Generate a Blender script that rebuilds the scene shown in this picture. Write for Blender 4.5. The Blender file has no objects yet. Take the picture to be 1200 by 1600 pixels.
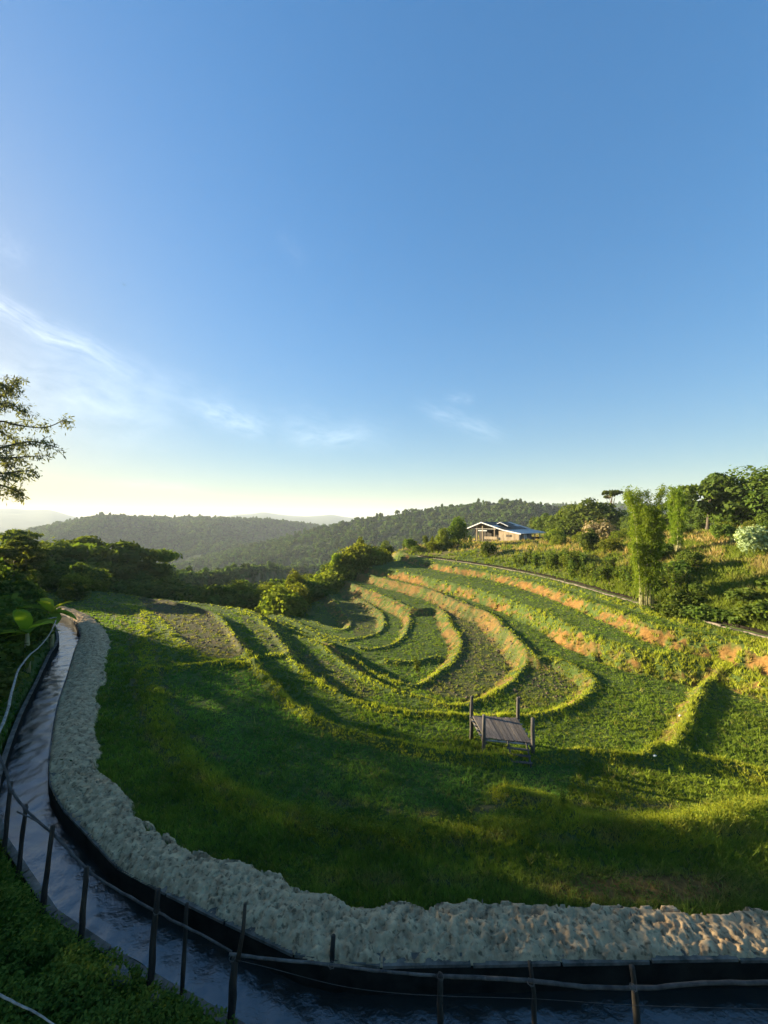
import bpy, math, random
import numpy as np
from mathutils import Vector, Matrix
random.seed(7); rng = np.random.default_rng(7)
R = math.radians
S = bpy.context.scene
COL = S.collection

# ------------------------------------------------------------------ camera
F = 640.0; HY = 812.0                      # focal length and horizon row, in photo pixels
cam = bpy.data.cameras.new('camera'); camo = bpy.data.objects.new('camera', cam); COL.objects.link(camo)
camo.rotation_euler = (R(90), 0, 0); cam.sensor_fit = 'VERTICAL'; cam.sensor_height = 36; cam.sensor_width = 27
cam.lens = 36 * F / 1600; cam.shift_y = (HY - 800) / 1600; cam.clip_start = 0.1; cam.clip_end = 30000
S.camera = camo
# ------------------------------------------------------------------ light
SUN_AZ, SUN_EL = -66.0, 12.0               # azimuth from +Y (view direction), negative = left
world = bpy.data.worlds.new('World'); S.world = world; world.use_nodes = True
sun = bpy.data.lights.new('sun', 'SUN'); sun.energy = 4.9; sun.angle = R(0.6); sun.color = (1.0, 0.84, 0.56)
suno = bpy.data.objects.new('sun', sun); COL.objects.link(suno)
sv = Vector((math.sin(R(SUN_AZ)) * math.cos(R(SUN_EL)), math.cos(R(SUN_AZ)) * math.cos(R(SUN_EL)), math.sin(R(SUN_EL))))
suno.rotation_euler = sv.to_track_quat('Z', 'Y').to_euler()
SKY_STRENGTH = 0.1; EXPOSURE = 2.25
S.view_settings.view_transform = 'Standard'; S.view_settings.look = 'None'
S.view_settings.exposure = EXPOSURE; S.view_settings.gamma = 1; S.view_settings.use_curve_mapping = False
HAZE_DENSITY = 0.00018

def build_world():
    nt = world.node_tree; nt.nodes.clear(); N = nt.nodes.new; L = nt.links.new
    out = N('ShaderNodeOutputWorld'); bg = N('ShaderNodeBackground'); sky = N('ShaderNodeTexSky')
    sky.sky_type = 'NISHITA'; sky.sun_disc = False; sky.sun_elevation = R(SUN_EL); sky.sun_rotation = R(SUN_AZ)
    sky.altitude = 400; sky.air_density = 1.0; sky.dust_density = 1.0; sky.ozone_density = 2.2
    tc = N('ShaderNodeTexCoord'); sep = N('ShaderNodeSeparateXYZ'); L(tc.outputs['Generated'], sep.inputs[0])
    def M(op, a, b=None, c=None, clamp=False):
        n = N('ShaderNodeMath'); n.operation = op; n.use_clamp = clamp
        for i, v in enumerate((a, b, c)):
            if v is None: continue
            if isinstance(v, (int, float)): n.inputs[i].default_value = v
            else: L(v, n.inputs[i])
        return n.outputs[0]
    yy = M('MAXIMUM', sep.outputs[1], 0.05)
    u = M('DIVIDE', sep.outputs[0], yy); v = M('DIVIDE', sep.outputs[2], yy)
    cb = N('ShaderNodeCombineXYZ'); L(u, cb.inputs[0]); L(v, cb.inputs[1])
    nz = N('ShaderNodeTexNoise'); nz.inputs['Scale'].default_value = 5; nz.inputs['Detail'].default_value = 5
    L(cb.outputs[0], nz.inputs['Vector'])
    warp = M('MULTIPLY', M('SUBTRACT', nz.outputs[0], 0.5), 0.10)
    total = None
    # thin cirrus: (ax, ay, bx, by) ends in photo pixels turned into sky directions, width, strength
    for ax, ay, bx, by, w, s in [(-120, 420, 225, 592, 17, .6), (-150, 560, 330, 655, 58, .42), (290, 628, 430, 678, 17, .42), (180, 560, 420, 660, 30, .14), (380, 650, 640, 690, 24, .16),
                                 (430, 684, 590, 682, 14, .30), (640, 628, 800, 690, 12, .28), (690, 622, 745, 626, 8, .2),
                                 (430, 350, 480, 420, 12, .07), (-40, 350, 60, 410, 20, .14), (160, 755, 330, 762, 7, .22), (250, 790, 350, 797, 5, -.12), (850, 762, 930, 768, 7, .10)]:
        A = ((ax - 600) / F, (HY - ay) / F); B = ((bx - 600) / F, (HY - by) / F)
        dx, dy = B[0] - A[0], B[1] - A[1]; ln = math.hypot(dx, dy); dx /= ln; dy /= ln; w = w / F
        uu = M('SUBTRACT', u, A[0]); vv = M('SUBTRACT', v, A[1])
        t = M('ADD', M('MULTIPLY', uu, dx), M('MULTIPLY', vv, dy))
        p = M('ADD', M('SUBTRACT', M('MULTIPLY', vv, dx), M('MULTIPLY', uu, dy)), M('MULTIPLY', warp, min(1, w * 22)))
        tn = M('DIVIDE', t, ln)
        win = M('MULTIPLY', M('SMOOTHSTEP', tn, 0, 0.35) if False else M('MULTIPLY', tn, 3.0, clamp=True), M('MULTIPLY', M('SUBTRACT', 1.0, tn), 4.0, clamp=True))
        q = M('DIVIDE', p, w); g = M('EXPONENT', M('MULTIPLY', M('MULTIPLY', q, q), -1.0))
        c2 = N('ShaderNodeCombineXYZ'); L(M('MULTIPLY', t, 5 / max(ln, .12)), c2.inputs[0]); L(M('MULTIPLY', p, 1.6 / w), c2.inputs[1])
        n2 = N('ShaderNodeTexNoise'); n2.inputs['Scale'].default_value = 1.0; n2.inputs['Detail'].default_value = 6; n2.inputs['Roughness'].default_value = .6
        L(c2.outputs[0], n2.inputs['Vector'])
        tex = M('MULTIPLY', M('SUBTRACT', n2.outputs[0], 0.33), 2.6, clamp=True)
        v1 = M('MULTIPLY', M('MULTIPLY', M('MULTIPLY', win, g), tex), s)
        total = v1 if total is None else M('ADD', total, v1)
    front = M('GREATER_THAN', sep.outputs[1], 0.06)
    fac = M('MULTIPLY', total, front)
    mx = N('ShaderNodeMix'); mx.data_type = 'RGBA'; L(fac, mx.inputs['Factor'])
    gm = N('ShaderNodeHueSaturation'); gm.inputs['Saturation'].default_value = 1.3
    bw = N('ShaderNodeRGBToBW'); L(sky.outputs[0], bw.inputs[0]); k = M('DIVIDE', 1.0, M('ADD', M('MULTIPLY', bw.outputs[0], 0.5), 1.0))
    vm = N('ShaderNodeVectorMath'); vm.operation = 'SCALE'; L(sky.outputs[0], vm.inputs[0]); L(k, vm.inputs['Scale']); L(vm.outputs[0], gm.inputs['Color'])
    L(gm.outputs[0], mx.inputs['A'])
    br = N('ShaderNodeMixRGB'); br.blend_type = 'ADD'; br.inputs[0].default_value = 1; br.inputs[2].default_value = (1.5, 1.45, 1.3, 1)
    L(gm.outputs[0], br.inputs[1]); L(br.outputs[0], mx.inputs['B'])
    L(mx.outputs['Result'], bg.inputs['Color']); bg.inputs['Strength'].default_value = SKY_STRENGTH
    L(bg.outputs[0], out.inputs['Surface'])
build_world()

# ------------------------------------------------------------------ helpers
def P(x, y, z):                             # photo pixel on the level z -> world
    Y = -z * F / (y - HY); return ((x - 600) / F * Y, Y, z)
def PY(x, y, Y):                            # photo pixel at depth Y -> world
    return ((x - 600) / F * Y, Y, -(y - HY) / F * Y)
def smooth(t): t = np.clip(t, 0, 1); return t * t * (3 - 2 * t)
_tab = np.random.default_rng(3).random((256, 256))
def vnoise(x, y, s=0):
    x = np.asarray(x, float) + 17.3 * s + 500; y = np.asarray(y, float) + 9.1 * s + 500
    xi = np.floor(x).astype(int); yi = np.floor(y).astype(int); fx = smooth(x - xi); fy = smooth(y - yi)
    a = _tab[xi & 255, yi & 255]; b = _tab[(xi + 1) & 255, yi & 255]; c = _tab[xi & 255, (yi + 1) & 255]; d = _tab[(xi + 1) & 255, (yi + 1) & 255]
    return (a * (1 - fx) + b * fx) * (1 - fy) + (c * (1 - fx) + d * fx) * fy
def fbm(x, y, s=0, o=4):
    r = 0; a = .5; f = 1
    for i in range(o): r = r + a * vnoise(x * f, y * f, s + i * 3); a *= .5; f *= 2.03
    return r / (1 - .5 ** o)
def seg_dist(X, Y, pts):                    # distance and side to an open polyline
    best = np.full(X.shape, 1e18); side = np.zeros(X.shape)
    pts = np.asarray(pts, float)
    for (ax, ay), (bx, by) in zip(pts[:-1], pts[1:]):
        dx, dy = bx - ax, by - ay; l2 = dx * dx + dy * dy + 1e-12
        t = np.clip(((X - ax) * dx + (Y - ay) * dy) / l2, 0, 1)
        ex = X - ax - t * dx; ey = Y - ay - t * dy; d = ex * ex + ey * ey
        m = d < best - 1e-9; best = np.where(m, d, best)
        side = np.where(m, np.sign(dx * (Y - ay) - dy * (X - ax)), side)
    return np.sqrt(best), side
def inside(X, Y, poly):
    r = np.zeros(X.shape, bool); n = len(poly)
    for i in range(n):
        ax, ay = poly[i][:2]; bx, by = poly[(i + 1) % n][:2]
        if ay == by: continue
        c = ((ay > Y) != (by > Y)) & (X < (bx - ax) * (Y - ay) / (by - ay) + ax); r ^= c
    return r
def spline(pts, n=6):                       # Catmull-Rom
    p = [np.array(q, float) for q in pts]; p = [2 * p[0] - p[1]] + p + [2 * p[-1] - p[-2]]; o = []
    for i in range(1, len(p) - 2):
        for k in range(n):
            t = k / n; a, b, c, d = p[i - 1], p[i], p[i + 1], p[i + 2]
            o.append(.5 * ((2 * b) + (-a + c) * t + (2 * a - 5 * b + 4 * c - d) * t * t + (-a + 3 * b - 3 * c + d) * t ** 3))
    o.append(p[-2]); return np.array(o)
def resample(pts, step):
    pts = np.asarray(pts, float); d = np.r_[0, np.cumsum(np.linalg.norm(np.diff(pts, axis=0), axis=1))]
    s = np.linspace(0, d[-1], max(2, int(d[-1] / step) + 1))
    return np.stack([np.interp(s, d, pts[:, i]) for i in range(pts.shape[1])], 1)
def offset(pts, d):
    t = np.gradient(pts[:, :2], axis=0); t /= np.linalg.norm(t, axis=1)[:, None]
    return pts[:, :2] + np.stack([-t[:, 1], t[:, 0]], 1) * d

def fast_mesh(name, V, Fc, smooth_=False, attrs=None):
    """V (n,3); Fc (m,k) int array of triangles or quads"""
    V = np.asarray(V, np.float32); Fc = np.asarray(Fc, np.int32); k = Fc.shape[1]
    me = bpy.data.meshes.new(name); me.vertices.add(len(V)); me.vertices.foreach_set('co', V.ravel())
    me.loops.add(Fc.size); me.loops.foreach_set('vertex_index', Fc.ravel())
    me.polygons.add(len(Fc)); me.polygons.foreach_set('loop_start', np.arange(0, Fc.size, k, dtype=np.int32))
    try: me.polygons.foreach_set('loop_total', np.full(len(Fc), k, np.int32))
    except Exception: pass
    if smooth_: me.polygons.foreach_set('use_smooth', np.ones(len(Fc), bool))
    for a, (typ, arr) in (attrs or {}).items():
        at = me.attributes.new(a, typ, 'POINT')
        at.data.foreach_set('color' if typ == 'FLOAT_COLOR' else 'value', np.asarray(arr, np.float32).ravel())
    me.update(calc_edges=True); return me
class MB:                                   # small mesh collector
    def __init__(s): s.v = []; s.f = []
    def add(s, v, f): o = len(s.v); s.v += [tuple(map(float, q)) for q in v]; s.f += [tuple(i + o for i in g) for g in f]; return s
    def box(s, c, d, rz=0, rot=None):
        m = rot or Matrix.Rotation(rz, 3, 'Z'); vs = []
        for x in (-.5, .5):
            for y in (-.5, .5):
                for z in (-.5, .5): vs.append(tuple(m @ Vector((x * d[0], y * d[1], z * d[2])) + Vector(c)))
        return s.add(vs, [(0, 1, 3, 2), (4, 6, 7, 5), (0, 4, 5, 1), (2, 3, 7, 6), (0, 2, 6, 4), (1, 5, 7, 3)])
    def tube(s, path, rad, n=7, jit=0):
        path = [Vector(p) for p in path]; m = len(path)
        if isinstance(rad, (int, float)): rad = [rad] * m
        vs = []; prev = None
        for i, p in enumerate(path):
            t = (path[min(i + 1, m - 1)] - path[max(i - 1, 0)]).normalized()
            a = prev if prev is not None and abs(prev.dot(t)) < .95 else (Vector((0, 0, 1)) if abs(t.z) < .9 else Vector((1, 0, 0)))
            b = t.cross(a).normalized(); c = b.cross(t).normalized(); prev = c
            for k in range(n):
                an = 2 * math.pi * k / n; r = rad[i] * (1 + random.uniform(-jit, jit))
                vs.append(p + b * math.cos(an) * r + c * math.sin(an) * r)
        fs = [(i * n + k, i * n + (k + 1) % n, (i + 1) * n + (k + 1) % n, (i + 1) * n + k) for i in range(m - 1) for k in range(n)]
        fs += [tuple(range(n))[::-1], tuple((m - 1) * n + k for k in range(n))]
        return s.add(vs, fs)
    def mesh(s, name, sm=False):
        me = bpy.data.meshes.new(name); me.from_pydata(s.v, [], s.f); me.update()
        if sm: me.polygons.foreach_set('use_smooth', np.ones(len(me.polygons), bool))
        return me
def link(name, me, mat=None, parent=None):
    o = bpy.data.objects.new(name, me); COL.objects.link(o)
    if mat and me and not me.materials: me.materials.append(mat)
    if parent: o.parent = parent
    return o
def tag(o, label=None, cat=None, group=None, kind=None):
    if label: o['label'] = label
    if cat: o['category'] = cat
    if group: o['group'] = group
    if kind: o['kind'] = kind
    return o
def empty(name, loc, rz=0):
    o = bpy.data.objects.new(name, None); COL.objects.link(o); o.location = loc; o.rotation_euler.z = rz; o.empty_display_size = .3; return o

# ------------------------------------------------------------------ materials
def new_mat(name):
    m = bpy.data.materials.new(name); m.use_nodes = True; nt = m.node_tree; nt.nodes.clear()
    return m, nt, nt.nodes.new, nt.links.new
def bump(N, L, src, strength, dist):
    b = N('ShaderNodeBump'); b.inputs['Strength'].default_value = strength; b.inputs['Distance'].default_value = dist; L(src, b.inputs['Height']); return b.outputs[0]
def noise_mat(name, c1, c2, scale=5, rough=.8, bs=.4, bd=.02, stretch=(1, 1, 1), detail=6, metal=0, spec=.3, rnd=.0):
    m, nt, N, L = new_mat(name); out = N('ShaderNodeOutputMaterial'); p = N('ShaderNodeBsdfPrincipled')
    tc = N('ShaderNodeTexCoord'); mp = N('ShaderNodeMapping'); mp.inputs['Scale'].default_value = stretch
    L(tc.outputs['Object'], mp.inputs[0]); n = N('ShaderNodeTexNoise'); n.inputs['Scale'].default_value = scale; n.inputs['Detail'].default_value = detail; n.inputs['Roughness'].default_value = .65
    L(mp.outputs[0], n.inputs[0]); r = N('ShaderNodeValToRGB'); r.color_ramp.elements[0].position = .34; r.color_ramp.elements[1].position = .68
    r.color_ramp.elements[0].color = (*c1, 1); r.color_ramp.elements[1].color = (*c2, 1); L(n.outputs[0], r.inputs[0])
    col = r.outputs[0]
    if rnd:
        oi = N('ShaderNodeObjectInfo'); mr = N('ShaderNodeMapRange'); mr.inputs[3].default_value = 1 - rnd; mr.inputs[4].default_value = 1 + rnd
        L(oi.outputs['Random'], mr.inputs[0]); h = N('ShaderNodeHueSaturation'); L(mr.outputs[0], h.inputs['Value']); L(col, h.inputs['Color']); col = h.outputs[0]
    L(col, p.inputs['Base Color']); p.inputs['Roughness'].default_value = rough; p.inputs['Metallic'].default_value = metal; p.inputs['Specular IOR Level'].default_value = spec
    L(bump(N, L, n.outputs[0], bs, bd), p.inputs['Normal']); L(p.outputs[0], out.inputs[0]); return m
def foliage_mat(name, dark, mid, light, trans=.35, rnd=.18, gloss=.10):
    m, nt, N, L = new_mat(name); out = N('ShaderNodeOutputMaterial')
    at = N('ShaderNodeAttribute'); at.attribute_name = 'var'
    r = N('ShaderNodeValToRGB'); e = r.color_ramp.elements; e[0].color = (*dark, 1); e[1].color = (*light, 1); e[1].position = 1
    k = e.new(.55); k.color = (*mid, 1); L(at.outputs['Fac'], r.inputs[0])
    oi = N('ShaderNodeObjectInfo'); mr = N('ShaderNodeMapRange'); mr.inputs[3].default_value = 1 - rnd; mr.inputs[4].default_value = 1 + rnd
    L(oi.outputs['Random'], mr.inputs[0]); h = N('ShaderNodeHueSaturation'); L(mr.outputs[0], h.inputs['Value'])
    mh = N('ShaderNodeMapRange'); mh.inputs[3].default_value = .485; mh.inputs[4].default_value = .515; L(oi.outputs['Random'], mh.inputs[0]); L(mh.outputs[0], h.inputs['Hue'])
    L(r.outputs[0], h.inputs['Color'])
    d = N('ShaderNodeBsdfDiffuse'); t = N('ShaderNodeBsdfTranslucent'); g = N('ShaderNodeBsdfGlossy'); g.inputs['Roughness'].default_value = .45
    L(h.outputs[0], d.inputs[0])
    tc = N('ShaderNodeMixRGB'); tc.blend_type = 'MULTIPLY'; tc.inputs[0].default_value = 1; tc.inputs[2].default_value = (1.5, 1.45, .5, 1); L(h.outputs[0], tc.inputs[1]); L(tc.outputs[0], t.inputs[0])
    m1 = N('ShaderNodeMixShader'); m1.inputs[0].default_value = trans; L(d.outputs[0], m1.inputs[1]); L(t.outputs[0], m1.inputs[2])
    fr = N('ShaderNodeFresnel'); fr.inputs[0].default_value = 1.35
    gm = N('ShaderNodeMath'); gm.operation = 'MULTIPLY'; gm.inputs[1].default_value = gloss * 4; L(fr.outputs[0], gm.inputs[0])
    m2 = N('ShaderNodeMixShader'); L(gm.outputs[0], m2.inputs[0]); L(m1.outputs[0], m2.inputs[1]); L(g.outputs[0], m2.inputs[2])
    L(m1.outputs[0], out.inputs[0]); return m
MT = {}
MT['leaf'] = foliage_mat('broad_leaf', (.038, .066, .013), (.092, .135, .026), (.19, .23, .045), trans=.42)
MT['leaf_yellow'] = foliage_mat('sunny_leaf', (.055, .085, .014), (.13, .165, .028), (.26, .27, .05), trans=.5)
MT['leaf_dark'] = foliage_mat('dark_leaf', (.036, .058, .016), (.08, .115, .028), (.16, .19, .04), trans=.42)
MT['bamboo_leaf'] = foliage_mat('bamboo_leaf', (.06, .115, .016), (.125, .20, .026), (.23, .30, .045), trans=.5)
MT['feather_leaf'] = foliage_mat('feathery_leaf', (.08, .085, .05), (.13, .14, .07), (.2, .2, .09), trans=.3)
MT['flower_leaf'] = foliage_mat('blossom_leaf', (.06, .08, .03), (.35, .30, .16), (.55, .45, .28), trans=.3)
MT['pale_leaf'] = foliage_mat('pale_large_leaf', (.10, .14, .06), (.26, .32, .16), (.45, .50, .30), trans=.25)
MT['banana_leaf'] = foliage_mat('banana_leaf', (.08, .14, .02), (.16, .25, .03), (.30, .34, .05), trans=.5)
MT['weed'] = foliage_mat('weed_leaf', (.04, .08, .015), (.10, .17, .028), (.21, .27, .05), trans=.3)
MT['far_leaf'] = foliage_mat('far_canopy', (.032, .06, .014), (.07, .115, .024), (.16, .20, .045), trans=.3, rnd=.35)
MT['dry'] = foliage_mat('dry_grass', (.16, .11, .05), (.30, .21, .09), (.42, .32, .15), trans=.35)
MT['bark'] = noise_mat('bark', (.05, .04, .03), (.16, .13, .10), 9, .95, .8, .03, (1, 1, .25))
MT['pale_bark'] = noise_mat('bamboo_culm', (.20, .20, .09), (.38, .34, .17), 6, .6, .2, .01)
MT['old_wood'] = noise_mat('weathered_wood', (.035, .03, .026), (.115, .10, .085), 7, .85, .7, .01, (1, 1, .15), rnd=.25)
MT['plank'] = noise_mat('weathered_plank', (.06, .048, .04), (.15, .125, .105), 7, .7, .6, .006, (9, .5, 3), rnd=.25)
MT['pale_wood'] = noise_mat('bleached_wood', (.16, .15, .13), (.40, .37, .32), 9, .8, .5, .008, (1, 1, .3))
MT['fence_wood'] = noise_mat('fence_wood', (.015, .012, .009), (.06, .048, .034), 14, .9, .9, .01, (1, 1, .2), rnd=.3)
MT['concrete'] = noise_mat('stained_concrete', (.05, .042, .032), (.22, .18, .14), 3.5, .9, .5, .02)
MT['wet_shade'] = noise_mat('wet_and_shade_black', (.008, .007, .005), (.024, .020, .014), 2.5, .95, .6, .03, spec=.05)  # near-black tone also holds the shadow on canal walls and channel gap
MT['sheet_dark'] = noise_mat('dark_roof_sheet', (.05, .042, .032), (.13, .108, .082), 2, .7, .3, .01, rnd=.2)
MT['sheet_pale'] = noise_mat('pale_roof_sheet', (.46, .41, .35), (.70, .64, .56), 3, .7, .3, .01, rnd=.08)
MT['plywood'] = noise_mat('plywood', (.26, .19, .12), (.42, .33, .22), 2, .8, .3, .01, (1, 1, .3), rnd=.1)
MT['grey_wall'] = noise_mat('grey_boards', (.10, .10, .10), (.19, .19, .19), 3, .85, .4, .01, (1, 1, .3), rnd=.15)
MT['white'] = noise_mat('white_paint', (.62, .62, .60), (.8, .8, .78), 6, .6, .1, .005)
MT['rock'] = noise_mat('rock', (.07, .07, .065), (.20, .19, .17), 6, .95, .8, .03)

# ------------------------------------------------------------------ terrain height
lip_px = [(127, 1297), (100, 1262), (82, 1230), (78, 1200), (80, 1175), (85, 1137), (92, 1100), (105, 1060), (119, 1012), (127, 993), (117, 972), (100, 960)]
lip_px = [(1700, 1490), (1400, 1493), (1200, 1495), (1000, 1498), (800, 1502), (700, 1505), (600, 1507), (500, 1500), (450, 1483), (400, 1458), (333, 1428), (300, 1408), (247, 1387), (200, 1363), (173, 1340), (143, 1307)] + lip_px[1:]
LIPZ = -7.40; CW = 1.22
LIP = spline([P(x, y, LIPZ)[:2] for x, y in lip_px] + [(-29, 34), (-36, 35)], 6)
LIP = resample(LIP, .18)
sand_px = [(1700, 1432), (1400, 1434), (1200, 1432), (1167, 1423), (1133, 1432), (1083, 1432), (1033, 1423), (967, 1420), (900, 1420), (820, 1415), (733, 1413), (693, 1413), (667, 1423), (640, 1413), (613, 1413), (583, 1423), (550, 1420), (517, 1397), (467, 1397), (433, 1370), (400, 1360), (377, 1347), (347, 1347), (300, 1333), (277, 1323), (233, 1293), (207, 1273), (200, 1247), (180, 1223), (143, 1200), (152, 1170), (145, 1130), (152, 1107), (146, 1078), (160, 1065), (162, 1040), (165, 1020), (172, 1000), (160, 980), (140, 962), (112, 951)]
SAND = np.array([P(x, y, -7.38)[:2] for x, y in sand_px])
CL = offset(LIP, CW / 2)                    # canal centre line; field lies to the right of LIP (path runs right -> left)
if inside(CL[60:61, 0], CL[60:61, 1], list(map(tuple, SAND)) + list(map(tuple, LIP[::-1])))[0]: CL = offset(LIP, -CW / 2)
SANDPOLY = [tuple(p) for p in SAND] + [tuple(p) for p in LIP[::-1]]

def W(pts, z): return [P(x, y, z)[:2] for x, y in pts]
# nested basins: each lip line, the drop behind it, width of the riser, bank height
D = []
back = [(30, 62), (-60, 62)]
def basin(px, z, step, w, b, tail): 
    line = spline(W(px, z), 4); D.append((line, [tuple(p) for p in line] + tail, step, w, b))
LVL = [-7.5]
basin([(90, 921), (180, 930), (250, 940), (300, 950), (340, 963), (356, 980), (370, 1000), (387, 1022), (410, 1050), (433, 1077), (460, 1104), (500, 1130), (560, 1152), (640, 1172), (700, 1182), (760, 1189), (830, 1184), (900, 1178), (960, 1186), (1020, 1186), (1050, 1160), (1072, 1125), (1088, 1090), (1105, 1068), (1180, 1060), (1300, 1100)], -7.5, .34, .5, .24, [(40, 18), (30, 66), (-60, 70)])
basin([(200, 933), (330, 946), (393, 960), (420, 980), (443, 1008), (460, 1034), (487, 1058), (527, 1083), (567, 1100), (617, 1112), (680, 1118), (740, 1121), (800, 1121), (863, 1113), (890, 1102), (913, 1087), (925, 1068), (917, 1057), (893, 1043), (867, 1032), (832, 1026), (812, 1006), (792, 985), (765, 962), (735, 948), (667, 922), (600, 906), (575, 900), (555, 896)], -7.84, .40, .7, .13, [(-1, 70), (-60, 72)])
basin([(300, 943), (370, 950), (404, 962), (433, 987), (470, 996), (492, 1002), (515, 1018), (553, 1047), (600, 1073), (640, 1086), (667, 1092), (693, 1101), (717, 1102), (750, 1092), (780, 1078), (800, 1063), (812, 1047), (819, 1036), (806, 1013), (786, 993), (760, 968), (733, 957), (667, 928), (600, 911), (575, 904), (550, 900)], -8.22, .42, .9, .13, [(-2, 69), (-60, 74)])
basin([(380, 950), (430, 972), (470, 989), (500, 997), (520, 1012), (556, 1034), (590, 1055), (620, 1068), (650, 1072), (672, 1060), (690, 1047), (713, 1023), (717, 1000), (703, 977), (690, 955), (672, 951), (645, 952), (620, 941), (590, 928), (560, 917), (540, 908)], -8.64, .45, .8, .15, [(-4, 66), (-60, 70)])
basin([(430, 965), (470, 980), (510, 996), (547, 1009), (573, 1013), (600, 1011), (627, 998), (636, 980), (637, 962), (617, 950), (585, 936), (555, 922), (535, 912)], -9.05, .38, .6, .13, [(-5, 64), (-60, 68)])
basin([(440, 960), (480, 978), (530, 997), (560, 996), (580, 991), (595, 983), (598, 970), (592, 955), (570, 940), (545, 928), (530, 915)], -9.40, .40, .7, .12, [(-6, 62), (-60, 66)])
basin([(440, 956), (470, 964), (500, 973), (520, 979), (537, 982), (547, 973), (540, 962), (530, 949), (520, 936), (512, 925)], -9.75, .5, 1.0, .14, [(-7, 60), (-60, 64)])
U1 = spline(W([(560, 893), (600, 900), (640, 909), (700, 926), (760, 945), (800, 962), (850, 988), (880, 1008), (930, 1028), (965, 1040), (1010, 1052), (1060, 1064), (1105, 1072), (1141, 1087), (1194, 1107), (1300, 1150)], -7.7), 4)
U2 = spline(W([(630, 878), (665, 887), (700, 895), (767, 907), (817, 921), (865, 938), (910, 958), (967, 983), (1013, 1003), (1083, 1020), (1171, 1044), (1260, 1075), (1400, 1130)], -6.7), 4)
CHZ = -5.7
CH = spline(W([(640, 868), (700, 876), (750, 883), (807, 893), (840, 900), (900, 915), (950, 930), (1000, 944), (1050, 959), (1100, 972), (1150, 985), (1200, 998), (1300, 1026), (1500, 1090)], CHZ), 4)
EDGE = np.array([(-160, 52), (-90, 48), (-60, 45)] + [P(100, 921, -7.5)[:2], P(200, 927, -7.5)[:2], P(300, 936, -7.5)[:2], P(380, 948, -7.9)[:2], P(435, 954, -9.3)[:2], P(475, 942, -9.6)[:2], P(508, 925, -9.6)[:2], P(540, 905, -8.6)[:2], P(590, 887, -7.3)[:2], P(640, 867, -6.1)[:2], (7.5, 74), (14, 84), (30, 105), (60, 125), (160, 180)])
ridges = [(spline(W([(600, 1034), (640, 1036), (683, 1028)], -9.05), 4), .22, .22), (spline(W([(800, 1250), (850, 1262), (885, 1280), (930, 1297), (1000, 1303), (1080, 1295), (1200, 1272), (1350, 1262)], -7.5), 4), .22, .40),
          (spline(W([(225, 960), (232, 1040), (245, 1110), (268, 1170), (320, 1220), (390, 1255), (480, 1285), (570, 1297), (700, 1303), (800, 1300), (870, 1290)], -7.45), 4), .10, .45),
          (spline(W([(1020, 1187), (1080, 1194), (1140, 1205), (1200, 1222), (1300, 1250)], -7.5), 4), .28, .3),
          (spline(W([(232, 1052), (290, 1045), (350, 1040), (400, 1042)], -7.5), 4), .22, .32), (spline(W([(392, 1030), (420, 1026), (448, 1026)], -7.8), 4), .2, .25),
          (spline(W([(160, 940), (230, 960), (265, 985), (300, 1020), (340, 1036), (395, 1030)], -7.5), 4), .13, .3)]
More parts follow.
